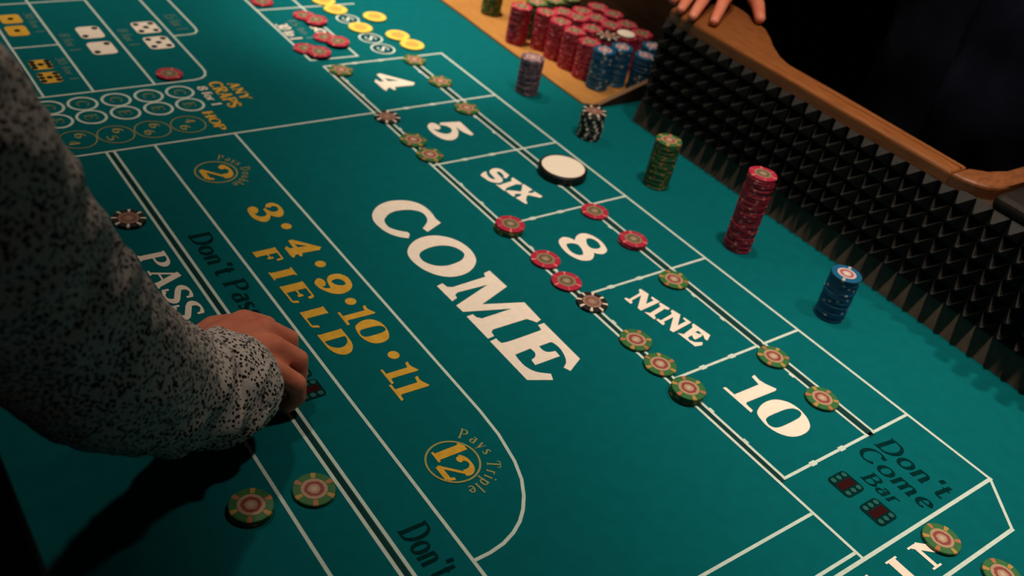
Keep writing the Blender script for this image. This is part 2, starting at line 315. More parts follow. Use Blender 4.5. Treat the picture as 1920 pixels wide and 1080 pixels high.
 '8': [[(0.5421,-0.1427),(0.5393,-0.144),(0.5364,-0.1454),(0.534,-0.147),(0.5323,-0.149),(0.531,-0.1513),(0.5304,-0.1537),(0.5309,-0.1565),(0.5321,-0.1595),(0.5337,-0.1621),(0.5354,-0.1642),(0.5377,-0.1659),(0.5402,-0.1673),(0.5433,-0.1685),(0.547,-0.1696),(0.5506,-0.1704),(0.5543,-0.1709),(0.5581,-0.1712),(0.5617,-0.1712),(0.565,-0.1709),(0.5682,-0.1703),(0.5712,-0.1694),(0.5741,-0.1683),(0.577,-0.1669),(0.5795,-0.1652),(0.5814,-0.1632),(0.5831,-0.1608),(0.5842,-0.1583),(0.585,-0.1556),(0.5853,-0.1528),(0.5849,-0.15),(0.5836,-0.1471),(0.5815,-0.144),(0.5795,-0.1415),(0.5776,-0.1398),(0.5757,-0.1386),(0.5738,-0.1374),(0.5753,-0.1361),(0.5768,-0.1348),(0.578,-0.1332),(0.5792,-0.1312),(0.5803,-0.1288),(0.5807,-0.1264),(0.5803,-0.1238),(0.5792,-0.1211),(0.5779,-0.1188),(0.5764,-0.117),(0.5746,-0.1156),(0.5722,-0.1143),(0.5688,-0.113),(0.5646,-0.1118),(0.5607,-0.111),(0.557,-0.1106),(0.5533,-0.1106),(0.5498,-0.111),(0.5463,-0.1117),(0.5429,-0.1128),(0.5399,-0.1142),(0.5375,-0.1158),(0.5354,-0.1177),(0.5339,-0.1199),(0.533,-0.1226),(0.5325,-0.1257),(0.5328,-0.1288),(0.5339,-0.1319),(0.5357,-0.1352),(0.5375,-0.1379),(0.539,-0.1398),(0.5406,-0.1413)],[(0.5461,-0.1602),(0.5447,-0.1582),(0.5446,-0.1558),(0.545,-0.1535),(0.5457,-0.1513),(0.5469,-0.1491),(0.5484,-0.1474),(0.5499,-0.1462),(0.5517,-0.1454),(0.554,-0.1452),(0.5569,-0.1457),(0.5603,-0.1466),(0.5635,-0.1478),(0.5664,-0.1492),(0.5691,-0.1509),(0.571,-0.1525),(0.572,-0.1542),(0.5721,-0.1558),(0.5717,-0.1575),(0.5708,-0.1593),(0.5692,-0.1611),(0.5672,-0.1625),(0.5647,-0.1635),(0.5616,-0.1641),(0.5582,-0.1641),(0.5541,-0.1633),(0.5494,-0.1619)],[(0.546,-0.1268),(0.545,-0.1248),(0.545,-0.1228),(0.5455,-0.1211),(0.5464,-0.1195),(0.548,-0.1181),(0.5497,-0.117),(0.5517,-0.1163),(0.5541,-0.1159),(0.5566,-0.1159),(0.5595,-0.1165),(0.5627,-0.1175),(0.5652,-0.1186),(0.5668,-0.1198),(0.5678,-0.1213),(0.5684,-0.1228),(0.5687,-0.1247),(0.5687,-0.1268),(0.5682,-0.1287),(0.5672,-0.1307),(0.5656,-0.1326),(0.5636,-0.1338),(0.5612,-0.1342),(0.5584,-0.1339),(0.5554,-0.1331),(0.5521,-0.1314),(0.5485,-0.129)]],
 'nine_N': [[(0.6648,-0.165),(0.6641,-0.1618),(0.6683,-0.1598),(0.6639,-0.139),(0.6582,-0.1349),(0.6576,-0.1317),(0.6699,-0.1294),(0.6839,-0.1465),(0.6824,-0.1324),(0.677,-0.1322),(0.6756,-0.1288),(0.6874,-0.1268),(0.688,-0.1301),(0.6913,-0.1616),(0.6856,-0.1617),(0.6682,-0.1402),(0.6713,-0.1583),(0.6753,-0.1608),(0.676,-0.1645)]],
 'nine_I': [[(0.6951,-0.1594),(0.6994,-0.1539),(0.695,-0.1329),(0.6898,-0.1307),(0.6892,-0.1274),(0.7027,-0.1241),(0.7037,-0.1282),(0.7004,-0.131),(0.7048,-0.1521),(0.7098,-0.1541),(0.7109,-0.1577)]],
 'nine_N2': [[(0.7122,-0.1562),(0.7116,-0.1531),(0.7156,-0.1511),(0.7116,-0.1298),(0.7064,-0.1265),(0.7058,-0.1232),(0.7169,-0.1204),(0.7313,-0.1386),(0.7294,-0.1234),(0.7238,-0.1228),(0.7231,-0.1199),(0.7336,-0.1183),(0.7344,-0.1224),(0.7386,-0.1529),(0.7337,-0.154),(0.7171,-0.1324),(0.7188,-0.1499),(0.7222,-0.151),(0.7235,-0.1554)]],
 'nine_E': [[(0.7416,-0.149),(0.7464,-0.1436),(0.7415,-0.124),(0.7375,-0.1211),(0.7365,-0.1174),(0.7612,-0.114),(0.7671,-0.1249),(0.7637,-0.1257),(0.7586,-0.1227),(0.7489,-0.1216),(0.7491,-0.1272),(0.7534,-0.1261),(0.7559,-0.1217),(0.7585,-0.1259),(0.7597,-0.1377),(0.7571,-0.1378),(0.7519,-0.1353),(0.7529,-0.1431),(0.7572,-0.1447),(0.7628,-0.1418),(0.7669,-0.1326),(0.7706,-0.1369),(0.7688,-0.1467)]],
 'ten_1': [[(0.8347,-0.1688),(0.8353,-0.1647),(0.8483,-0.1647),(0.8488,-0.1253),(0.8359,-0.1229),(0.835,-0.1175),(0.8437,-0.119),(0.8512,-0.1173),(0.8631,-0.1114),(0.8647,-0.1151),(0.8633,-0.1611),(0.8652,-0.1638),(0.8756,-0.1644),(0.8771,-0.169)]],
 'ten_0': [[(0.8776,-0.1588),(0.876,-0.1554),(0.8743,-0.151),(0.8732,-0.1468),(0.8726,-0.1425),(0.8725,-0.1381),(0.8727,-0.1341),(0.8734,-0.1306),(0.8745,-0.1272),(0.876,-0.1243),(0.8781,-0.1214),(0.8807,-0.1188),(0.8834,-0.1166),(0.8865,-0.115),(0.8899,-0.1139),(0.8933,-0.1132),(0.8969,-0.1129),(0.9008,-0.1132),(0.9044,-0.1138),(0.9079,-0.1147),(0.9113,-0.116),(0.9144,-0.1176),(0.9173,-0.1195),(0.92,-0.1218),(0.9222,-0.1244),(0.9239,-0.1275),(0.9251,-0.1309),(0.9259,-0.1344),(0.9263,-0.1381),(0.9263,-0.1419),(0.926,-0.1455),(0.9254,-0.1489),(0.9244,-0.1523),(0.923,-0.1553),(0.9213,-0.1579),(0.9191,-0.1603),(0.9167,-0.1623),(0.9141,-0.1641),(0.9111,-0.1656),(0.908,-0.1667),(0.9047,-0.1675),(0.9012,-0.168),(0.8977,-0.1681),(0.8942,-0.1678),(0.8907,-0.1671),(0.8876,-0.1663),(0.8852,-0.1656),(0.8832,-0.1648),(0.8815,-0.1637),(0.88,-0.1625),(0.8788,-0.161)],[(0.8922,-0.1619),(0.891,-0.1601),(0.8904,-0.1578),(0.89,-0.1547),(0.8899,-0.1504),(0.8899,-0.1452),(0.8901,-0.1403),(0.8902,-0.1359),(0.8905,-0.1316),(0.8909,-0.1278),(0.8916,-0.1243),(0.8925,-0.1211),(0.8937,-0.1186),(0.8954,-0.1169),(0.8974,-0.1157),(0.8993,-0.1152),(0.901,-0.1152),(0.9027,-0.1158),(0.9041,-0.1171),(0.9053,-0.1191),(0.9063,-0.1219),(0.907,-0.1255),(0.9074,-0.1305),(0.9076,-0.1366),(0.9076,-0.1422),(0.9076,-0.1473),(0.9075,-0.1522),(0.9071,-0.1561),(0.9065,-0.159),(0.9057,-0.1611),(0.9045,-0.1627),(0.903,-0.164),(0.9012,-0.1648),(0.8992,-0.165),(0.8968,-0.1645),(0.8942,-0.1634)]],
 'field_3': [[(0.3395,-0.4941),(0.3366,-0.492),(0.3349,-0.4892),(0.3344,-0.4868),(0.3352,-0.4848),(0.3372,-0.4829),(0.3395,-0.4819),(0.3418,-0.4818),(0.3445,-0.4824),(0.3467,-0.4833),(0.3483,-0.4847),(0.3497,-0.4865),(0.3505,-0.488),(0.3507,-0.4889),(0.3505,-0.4896),(0.3503,-0.4903),(0.3528,-0.4895),(0.3553,-0.4887),(0.3572,-0.4875),(0.3586,-0.4857),(0.3594,-0.4834),(0.3595,-0.4813),(0.3586,-0.4794),(0.357,-0.4775),(0.3548,-0.4762),(0.3519,-0.4759),(0.3482,-0.4762),(0.3447,-0.4764),(0.3426,-0.4731),(0.3457,-0.4723),(0.3489,-0.4715),(0.3513,-0.4704),(0.3531,-0.4687),(0.3542,-0.4666),(0.3545,-0.4646),(0.354,-0.4626),(0.3526,-0.4606),(0.3509,-0.4593),(0.3488,-0.4587),(0.3462,-0.4587),(0.3442,-0.4592),(0.3429,-0.4603),(0.3419,-0.462),(0.3416,-0.4635),(0.342,-0.4645),(0.3429,-0.4655),(0.3439,-0.4664),(0.3418,-0.4721),(0.3395,-0.4709),(0.3371,-0.4696),(0.3355,-0.468),(0.3345,-0.4656),(0.3342,-0.4628),(0.3348,-0.4603),(0.3365,-0.4583),(0.3391,-0.4565),(0.3423,-0.4552),(0.3461,-0.4546),(0.3506,-0.4545),(0.3547,-0.4549),(0.3583,-0.456),(0.3617,-0.4576),(0.3642,-0.4594),(0.3658,-0.4613),(0.3666,-0.4635),(0.3668,-0.4655),(0.366,-0.4675),(0.3646,-0.4695),(0.3632,-0.4711),(0.3618,-0.4722),(0.3604,-0.473),(0.36,-0.4738),(0.3615,-0.4748),(0.3641,-0.4759),(0.3664,-0.4773),(0.3683,-0.4793),(0.37,-0.4818),(0.3708,-0.4841),(0.3704,-0.4864),(0.369,-0.4886),(0.3669,-0.4906),(0.3642,-0.4926),(0.3607,-0.4944),(0.3565,-0.4954),(0.351,-0.4957),(0.3445,-0.4952)]],
 'field_9': [[(0.5,-0.4864),(0.4975,-0.4844),(0.4952,-0.4815),(0.4943,-0.4791),(0.4955,-0.4773),(0.498,-0.4758),(0.5006,-0.475),(0.5031,-0.475),(0.5058,-0.4757),(0.5079,-0.4766),(0.5092,-0.4779),(0.51,-0.4794),(0.5102,-0.4807),(0.5097,-0.4815),(0.5085,-0.482),(0.5074,-0.4825),(0.5095,-0.4821),(0.5117,-0.4816),(0.5134,-0.4807),(0.5145,-0.479),(0.5152,-0.4768),(0.5159,-0.4747),(0.5105,-0.4737),(0.505,-0.4728),(0.5007,-0.4714),(0.4976,-0.4694),(0.4954,-0.4669),(0.4941,-0.4642),(0.4937,-0.4609),(0.4941,-0.4572),(0.4954,-0.454),(0.4978,-0.4515),(0.5011,-0.4493),(0.5047,-0.448),(0.5089,-0.4477),(0.5136,-0.4482),(0.5177,-0.4492),(0.521,-0.4507),(0.5237,-0.4528),(0.5259,-0.4553),(0.5277,-0.4584),(0.529,-0.462),(0.5296,-0.4655),(0.5294,-0.4689),(0.5285,-0.4723),(0.5268,-0.4755),(0.5241,-0.4784),(0.5205,-0.4812),(0.517,-0.4834),(0.5139,-0.485),(0.5107,-0.4861),(0.5078,-0.4867),(0.505,-0.4871),(0.5023,-0.4871)],[(0.5047,-0.468),(0.5036,-0.4658),(0.5029,-0.4626),(0.5032,-0.4598),(0.5048,-0.4577),(0.5075,-0.456),(0.51,-0.4551),(0.5123,-0.4549),(0.5146,-0.4555),(0.516,-0.4566),(0.5165,-0.4584),(0.5162,-0.4608),(0.5154,-0.4629),(0.514,-0.4647),(0.5121,-0.4664),(0.5102,-0.4676),(0.5083,-0.4684),(0.5063,-0.4687)]],
}


def ink(name, contours, mat, z=ZP):
    pts = [[Vector((x, y, 0)) for x, y in c] for c in contours]
    flat = [p for c in pts for p in c]
    tris = tessellate_polygon(pts)
    vs = [(p.x, p.y, z) for p in flat]
    fs = []
    for t in tris:
        a, b, c = (flat[i] for i in t)
        fs.append(tuple(t) if (b - a).cross(c - a).z > 0 else tuple(reversed(t)))
    return sub(mesh_obj(name, vs, fs, mat), felt)


INK = [0]


def quads(name, qs, mat, z=ZP):
    vs, fs = [], []
    INK[0] += 1
    for q in qs:
        n = len(vs)
        ar = sum(q[i][0] * q[(i + 1) % len(q)][1] - q[(i + 1) % len(q)][0] * q[i][1] for i in range(len(q)))
        if ar < 0:
            q = q[::-1]
        vs += [(x, y, z + 5e-6 * (len(fs) % 40) + 1e-5 * (INK[0] % 23)) for x, y in q]
        fs.append(tuple(range(n, n + len(q))))
    return sub(mesh_obj(name, vs, fs, mat), felt)


def seg(p, q, w):
    p, q = Vector(p), Vector(q)
    d = (q - p).normalized()
    n = Vector((-d.y, d.x)) * w / 2
    p, q = p - d * w / 2, q + d * w / 2
    return [tuple(p + n), tuple(p - n), tuple(q - n), tuple(q + n)]


LW = .0034


def line(p, q, mat=None, w=LW, z=ZP, name='printed_line'):
    return quads(name, [seg(p, q, w)], mat or M['line'], z)


def path(ps, mat=None, w=LW, z=ZP, name='printed_line'):
    n = len(ps)
    V = [Vector(p) for p in ps]
    off = []
    for i in range(n):
        d = (V[min(i + 1, n - 1)] - V[max(i - 1, 0)]).normalized()
        off.append(Vector((-d.y, d.x)) * w / 2)
    qs = [[tuple(V[i] + off[i]), tuple(V[i] - off[i]), tuple(V[i + 1] - off[i + 1]), tuple(V[i + 1] + off[i + 1])] for i in range(n - 1)]
    return quads(name, qs, mat or M['line'], z)


def ring(cx, cy, r, w, mat, name='printed_ring', n=40, z=ZP):
    qs = []
    for i in range(n):
        a, b = 2 * PI * i / n, 2 * PI * (i + 1) / n
        qs.append([(cx + (r - w) * math.cos(a), cy + (r - w) * math.sin(a)), (cx + r * math.cos(a), cy + r * math.sin(a)),
                   (cx + r * math.cos(b), cy + r * math.sin(b)), (cx + (r - w) * math.cos(b), cy + (r - w) * math.sin(b))])
    return quads(name, qs, mat, z)


def disc(cx, cy, r, mat, name='printed_dot', n=20, z=ZP):
    return quads(name, [[(cx + r * math.cos(2 * PI * i / n), cy + r * math.sin(2 * PI * i / n)) for i in range(n)]], mat, z)


# --- a small serif alphabet drawn with a broad pen: (advance, strokes); k thick, n thin, a by direction
def arc(cx, cy, rx, ry, a0, a1, n=12):
    return [(cx + rx * math.cos(math.radians(a0 + (a1 - a0) * i / n)), cy + ry * math.sin(math.radians(a0 + (a1 - a0) * i / n))) for i in range(n + 1)]


def srf(x, y, w=.13):
    return ('n', [(x - w, y), (x + w, y)])


def stem(x, h=1.0, w=.13):
    return [('k', [(x, 0), (x, h)]), srf(x, .025, w), srf(x, h - .025, w)]


FONT = {
    'A': (.80, [('n', [(.10, 0), (.38, 1)]), ('k', [(.38, 1), (.66, 0)]), ('n', [(.2, .32), (.55, .32)]), srf(.1, .025, .1), srf(.66, .025)]),
    'B': (.74, stem(.17) + [('a', [(.2, .97)] + arc(.36, .75, .24, .22, 90, -90) + [(.2, .53)]), ('a', [(.2, .53)] + arc(.38, .28, .28, .25, 90, -90) + [(.2, .03)])]),
    'C': (.80, [('a', arc(.42, .5, .34, .47, 50, 318, 20)), ('k', [(.66, .74), (.66, .92)])]),
    'D': (.84, stem(.17) + [('a', [(.2, .97)] + arc(.36, .5, .36, .47, 90, -90, 18) + [(.2, .03)])]),
    'E': (.72, stem(.17) + [('n', [(.17, .965), (.60, .965)]), ('n', [(.17, .035), (.62, .035)]), ('n', [(.17, .51), (.48, .51)]), ('n', [(.60, .96), (.62, .74)]), ('n', [(.62, .04), (.66, .27)]), ('n', [(.48, .40), (.48, .62)])]),
    'F': (.68, stem(.17) + [('n', [(.17, .965), (.58, .965)]), ('n', [(.17, .51), (.46, .51)]), ('n', [(.58, .96), (.60, .70)]), ('n', [(.46, .38), (.46, .64)])]),
    'H': (.88, stem(.17) + stem(.70) + [('n', [(.17, .5), (.7, .5)])]),
    'I': (.36, stem(.18, 1, .16)),
    'L': (.68, stem(.17) + [('n', [(.17, .035), (.58, .035)]), ('n', [(.58, .04), (.64, .30)])]),
    'N': (.86, [('n', [(.14, 0), (.14, 1)]), ('k', [(.14, .98), (.70, .03)]), ('n', [(.70, 0), (.70, 1)]), srf(.14, .025, .11), srf(.70, .975, .11), srf(.08, .975, .09)]),
    'O': (.86, [('a', arc(.43, .5, .35, .47, 0, 360, 28))]),
    'P': (.72, stem(.17) + [('a', [(.2, .97)] + arc(.36, .73, .27, .24, 90, -90) + [(.2, .49)])]),
    'R': (.80, stem(.17) + [('a', [(.2, .97)] + arc(.36, .74, .26, .23, 90, -90) + [(.2, .51)]), ('k', [(.38, .5), (.68, .02)]), srf(.70, .025, .09)]),
    'S': (.66, [('a', arc(.33, .745, .23, .225, 40, 255, 14)), ('k', [(.17, .60), (.50, .38)]), ('a', arc(.32, .255, .25, .225, 65, -145, 14)), ('n', [(.53, .72), (.53, .95)]), ('n', [(.08, .04), (.08, .3)])]),
    'T': (.74, [('k', [(.37, 0), (.37, 1)]), srf(.37, .025), ('n', [(.06, .965), (.68, .965)]), ('n', [(.06, .96), (.04, .72)]), ('n', [(.68, .96), (.70, .72)])]),
    'X': (.82, [('k', [(.12, 1), (.66, 0)]), ('n', [(.64, 1), (.12, 0)]), srf(.12, .975), srf(.64, .975, .1), srf(.12, .025, .1), srf(.68, .025)]),
    'Y': (.80, [('k', [(.10, 1), (.40, .5)]), ('n', [(.68, 1), (.40, .5)]), ('k', [(.40, .5), (.40, 0)]), srf(.4, .025), srf(.1, .975, .1), srf(.68, .975, .1)]),
    'a': (.56, [('a', arc(.26, .20, .18, .19, 0, 360, 18)), ('k', [(.43, .60), (.43, 0)]), ('a', arc(.28, .46, .15, .16, 0, 140, 8))]),
    'b': (.60, [('k', [(.13, 1), (.13, 0)]), ('a', arc(.32, .30, .19, .29, 0, 360, 18))]),
    'e': (.54, [('a', arc(.27, .31, .20, .29, 0, 310, 18)), ('n', [(.08, .32), (.47, .32)])]),
    'f': (.38, [('k', [(.16, 0), (.16, .8)]), ('a', arc(.28, .80, .12, .17, 180, 40, 8)), ('n', [(.03, .60), (.33, .60)]), srf(.16, .025, .1)]),
    'i': (.30, [('k', [(.15, 0), (.15, .62)]), srf(.15, .025, .1), ('k', [(.15, .80), (.15, .92)])]),
    'l': (.30, [('k', [(.15, 0), (.15, 1)]), srf(.15, .025, .1)]),
    'm': (.92, [('k', [(.13, 0), (.13, .62)]), ('a', arc(.28, .42, .15, .18, 180, 0, 8)), ('k', [(.43, .42), (.43, 0)]), ('a', arc(.58, .42, .15, .18, 180, 0, 8)), ('k', [(.73, .42), (.73, 0)]), srf(.13, .025, .09), srf(.43, .025, .09), srf(.76, .025, .09)]),
    'n': (.62, [('k', [(.13, 0), (.13, .62)]), ('a', arc(.29, .42, .16, .18, 180, 0, 8)), ('k', [(.45, .42), (.45, 0)]), srf(.13, .025, .09), srf(.47, .025, .09)]),
    'o': (.58, [('a', arc(.29, .31, .22, .29, 0, 360, 20))]),
    'p': (.60, [('k', [(.13, .62), (.13, -.32)]), ('a', arc(.32, .30, .19, .29, 0, 360, 18)), srf(.13, -.30, .1)]),
    'r': (.44, [('k', [(.13, 0), (.13, .62)]), ('a', arc(.30, .42, .17, .18, 180, 60, 8)), srf(.13, .025, .1)]),
    's': (.46, [('a', arc(.23, .455, .14, .145, 40, 255, 10)), ('k', [(.14, .37), (.32, .25)]), ('a', arc(.22, .155, .16, .145, 65, -145, 10))]),
    't': (.38, [('k', [(.16, .88), (.16, .15)]), ('a', arc(.28, .15, .12, .13, 180, 320, 8)), ('n', [(.03, .60), (.33, .60)])]),
    'u': (.62, [('k', [(.13, .62), (.13, .2)]), ('a', arc(.29, .2, .16, .18, 180, 360, 8)), ('k', [(.46, .62), (.46, 0)])]),
    'y': (.56, [('k', [(.08, .62), (.28, 0)]), ('n', [(.48, .62), (.20, -.28)])]),
    "'": (.22, [('k', [(.12, .98), (.10, .74)])]),
    '.': (.22, [('k', [(.11, .0), (.11, .12)])]),
    ' ': (.30, []),
    '0': (.62, [('a', arc(.31, .5, .24, .47, 0, 360, 24))]),
    '1': (.42, [('k', [(.22, 0), (.22, 1)]), srf(.22, .025, .15), ('n', [(.22, .97), (.08, .86)])]),
    '2': (.60, [('a', arc(.30, .72, .22, .25, 165, -25, 12)), ('n', [(.50, .62), (.10, .06)]), ('k2', [(.10, .07), (.50, .07)]), ('n', [(.50, .06), (.55, .26)]), ('dot', [(.13, .76)])]),
    '3': (.58, [('a', arc(.27, .75, .20, .22, 150, -90, 12)), ('a', arc(.27, .27, .23, .25, 90, -150, 12))]),
    '4': (.60, [('n', [(.40, 1), (.06, .30)]), ('n', [(.06, .30), (.54, .30)]), ('k', [(.40, 1), (.40, 0)]), srf(.40, .025, .11)]),
    '5': (.58, [('n', [(.16, .95), (.50, .95)]), ('n', [(.16, .95), (.14, .52)]), ('a', arc(.28, .30, .23, .28, 125, -150, 14))]),
    '6': (.60, [('a', arc(.30, .29, .22, .27, 0, 360, 18)), ('a', arc(.50, .35, .42, .62, 180, 100, 8))]),
    '7': (.58, [('k2', [(.08, .92), (.50, .92)]), ('k', [(.50, .9), (.22, 0)])]),
    '8': (.58, [('a', arc(.29, .74, .19, .23, 0, 360, 18)), ('a', arc(.29, .27, .22, .25, 0, 360, 18))]),
    '9': (.60, [('a', arc(.30, .70, .22, .27, 0, 360, 18)), ('a', arc(.10, .62, .42, .60, 0, -75, 8))]),
    '$': (.60, [('a', arc(.30, .70, .20, .18, 40, 255, 10)), ('k', [(.16, .60), (.42, .42)]), ('a', arc(.29, .30, .22, .18, 65, -145, 10)), ('n', [(.29, 0), (.29, 1)])]),
}


def glyph_quads(ch, thick, thin):
    qs = []
    for mode, ps in FONT[ch][1]:
        if mode == 'dot':
            x, y = ps[0]
            qs.append([(x + .09 * math.cos(2 * PI * i / 12), y + .09 * math.sin(2 * PI * i / 12)) for i in range(12)])
            continue
        V = [Vector(p) for p in ps]
        n = len(V)
        closed = n > 4 and (V[0] - V[-1]).length < 1e-4
        offs = []
        for i in range(n):
            if closed and i in (0, n - 1):
                d = (V[1] - V[-2]).normalized()
            else:
                d = (V[min(i + 1, n - 1)] - V[max(i - 1, 0)]).normalized()
            w = {'k': thick, 'n': thin, 'k2': thick * .9}.get(mode)
            if w is None:
                w = thin + (thick - thin) * abs(d.y) ** 1.5
            offs.append(Vector((-d.y, d.x)) * w / 2)
        for i in range(n - 1):
            qs.append([tuple(V[i] + offs[i]), tuple(V[i] - offs[i]), tuple(V[i + 1] - offs[i + 1]), tuple(V[i + 1] + offs[i + 1])])
    return qs


def put(qs, o, u, v, sx, sy, slant=0.0):
    o, u, v = Vector(o), Vector(u), Vector(v)
    return [[tuple(o + u * (x + slant * y) * sx + v * y * sy) for x, y in q] for q in qs]


def text(s, x0, x1, y, h, mat, u=(1, 0), v=(0, 1), slant=0.0, thick=.19, thin=.075, word=False, gap=0.04, name='printed_letter', org=(0, 0)):
    """letters from x0 to x1 along u (measured from org), baseline y along v"""
    adv = sum(FONT[c][0] + gap for c in s) - gap
    k = (x1 - x0) / adv
    x = x0
    allq = []
    for c in s:
        qs = put(glyph_quads(c, thick, thin), Vector(org) + Vector(u) * x + Vector(v) * y, u, v, k, h, slant)
        if qs:
            if word:
                allq += qs
            else:
                quads(name, qs, mat)
        x += (FONT[c][0] + gap) * k
    if word:
        quads('printed_word', allq, mat)


def arc_text(s, cx, cy, r, a0, a1, h, mat, thick=.20, thin=.09):
    """letters standing on a circle, clockwise from angle a0 to a1 (degrees)"""
    adv = sum(FONT[c][0] for c in s)
    x = 0
    for c in s:
        t = (x + FONT[c][0] / 2) / adv
        a = math.radians(a0 + (a1 - a0) * t)
        rad = Vector((math.cos(a), math.sin(a)))
        tan = Vector((math.sin(a), -math.cos(a)))
        if FONT[c][1]:
            k = h * .92
            quads('printed_letter', put(glyph_quads(c, thick, thin), Vector((cx, cy)) + rad * r - tan * FONT[c][0] / 2 * k, tan, rad, k, h), mat)
        x += FONT[c][0]


def fit(key, x0, x1, y0, y1, mat):
    """reuse a traced glyph in another box"""
    c0 = TRACED[key][0]
    xs, ys = [p[0] for p in c0], [p[1] for p in c0]
    a, b, c, d = min(xs), max(xs), min(ys), max(ys)
    ink('printed_letter', [[(x0 + (x - a) / (b - a) * (x1 - x0), y0 + (y - c) / (d - c) * (y1 - y0)) for x, y in q] for q in TRACED[key]], mat)


# big white words and numbers
for key in ('come_C', 'come_O', 'come_M', 'come_E', '4', '5', 'six_S', 'six_I', 'six_X', '8', 'nine_N', 'nine_I', 'nine_N2', 'nine_E', 'ten_1', 'ten_0'):
    ink('printed_letter', TRACED[key], M['white'])
# the field numbers in gold
for key in ('field_3', 'field_9'):
    ink('printed_letter', TRACED[key], M['gold'])
fit('4', .415, .450, -.488, -.448, M['gold'])
fit('ten_1', .5575, .581, -.4885, -.4505, M['gold'])
fit('ten_0', .580, .620, -.485, -.453, M['gold'])
fit('ten_1', .657, .680, -.4925, -.4565, M['gold'])
fit('ten_1', .680, .705, -.4960, -.4585, M['gold'])
for x, y in ((.3876, -.4664), (.471, -.4643), (.5455, -.4659), (.6422, -.4683)):
    disc(x, y, .0062, M['gold'])
for c, x0, x1 in (('F', .421, .450), ('I', .464, .481), ('E', .491, .528), ('L', .540, .573), ('D', .581, .622)):
    text(c, x0, x1, -.5245, .0268, M['gold'], thick=.24)
# circled 2 and 12
ring(.2465, -.4945, .0265, .0020, M['goldline'])
text('2', .231, .264, -.5125, .037, M['gold'], thick=.2, thin=.09)
arc_text('Pays Double', .2465, -.4945, .0315, 158, 10, .0120, M['goldline'], .13, .06)
ring(.7952, -.4945, .0265, .0020, M['goldline'])
text('1', .7735, .7925, -.5065, .033, M['gold'], thick=.20)
text('2', .790, .816, -.5125, .033, M['gold'], thick=.19, thin=.08)
arc_text('Pays Triple', .7952, -.4945, .0320, 142, -12, .0130, M['goldline'], .14, .065)

# lines of the number boxes
for Y in (0.0, -.2190, -.2095):
    line((0, Y), (1.0655 if Y != -.2095 else .96, Y))
for Y in (-.0745, -.0620):
    line((0, Y), (.96, Y), w=.0030)
line((0, -.0683), (.96, -.0683), M['darkstripe'], .0075, ZP * .5, 'printed_stripe')
line((0, -.2143), (.96, -.2143), M['darkstripe'], .0055, ZP * .5, 'printed_stripe')
for k in range(7):
    X = .16 * k
    line((X, -.651 if k == 1 else -.2190), (X, 0))
for k in range(7):
    for Y in (-.165, -.118):
        quads('printed_tick', [seg((.16 * k, Y - .0012), (.16 * k, Y + .0012), .0060)], M['line'], ZP * 1.2)
for k in range(6):
    for t in (.055, .105):
        for Y in (-.0755, -.2085):
            quads('printed_tick', [seg((.16 * k + t - .001, Y), (.16 * k + t + .001, Y), .0050)], M['line'], ZP * 1.2)
# Don't Come box, the end of the layout and the pass line
line((1.0658, 0), (1.0658, -.560), w=.0040)
path([(1.0658, -.5600), (1.058, -.583), (1.035, -.600), (1.010, -.601)])
line((1.0655, 0), (1.1175, -.0444))
line((1.1175, -.0444), (1.1175, -.575), w=.0040)
path([(1.1175, -.575), (1.105, -.615), (1.075, -.643), (1.035, -.651)])
line((1.0045, -.2190), (1.0045, -.500))
path([(1.0045, -.500), (.998, -.522), (.982, -.536), (.960, -.5405)])
line((1.0567, -.2190), (1.0567, -.550))
path([(1.0567, -.550), (1.050, -.574), (1.032, -.590), (1.010, -.5915)])
line((.160, -.651), (1.035, -.651))
line((.160, -.601), (1.010, -.601))
line((.160, -.5915), (1.010, -.5915))
line((.160, -.5963), (1.010, -.5963), M['darkstripe'], .0045, ZP * .5, 'printed_stripe')
line((.160, -.5405), (.960, -.5405))
path([(.160, -.433), (.70, -.433), (.75, -.433), (.785, -.4350), (.8206, -.4415), (.842, -.449), (.8592, -.4591), (.872, -.4695), (.8815, -.4800), (.889, -.4925), (.8945, -.507), (.8972, -.523), (.8976, -.5405)])
# words along the near lines
text('PASS', .384, .509, -.6405, .0285, M['white'], thick=.2)
text('LINE', .532, .655, -.6405, .0285, M['white'], thick=.2)
text("Don't Pass Bar", .366, .600, -.5775, .0245, M['black'])
text("Don't Pass Bar", .841, 1.00, -.5810, .0270, M['black'])
text("Don't", .971, 1.056, -.0780, .0270, M['black'], slant=.12, thick=.16, thin=.06)
text('Come', .969, 1.058, -.1075, .0250, M['black'], slant=.12, thick=.16, thin=.06)
text('Bar', .995, 1.037, -.1335, .0190, M['black'], slant=.12, thick=.16, thin=.06)
# LIN at the right-hand end, turned a quarter
for c, a, b in (('L', -.246, -.212), ('I', -.2045, -.186), ('N', -.168, -.116)):
    text(c, a, b, -1.1070, .0285, M['white'], u=(0, 1), v=(-1, 0), thick=.2)


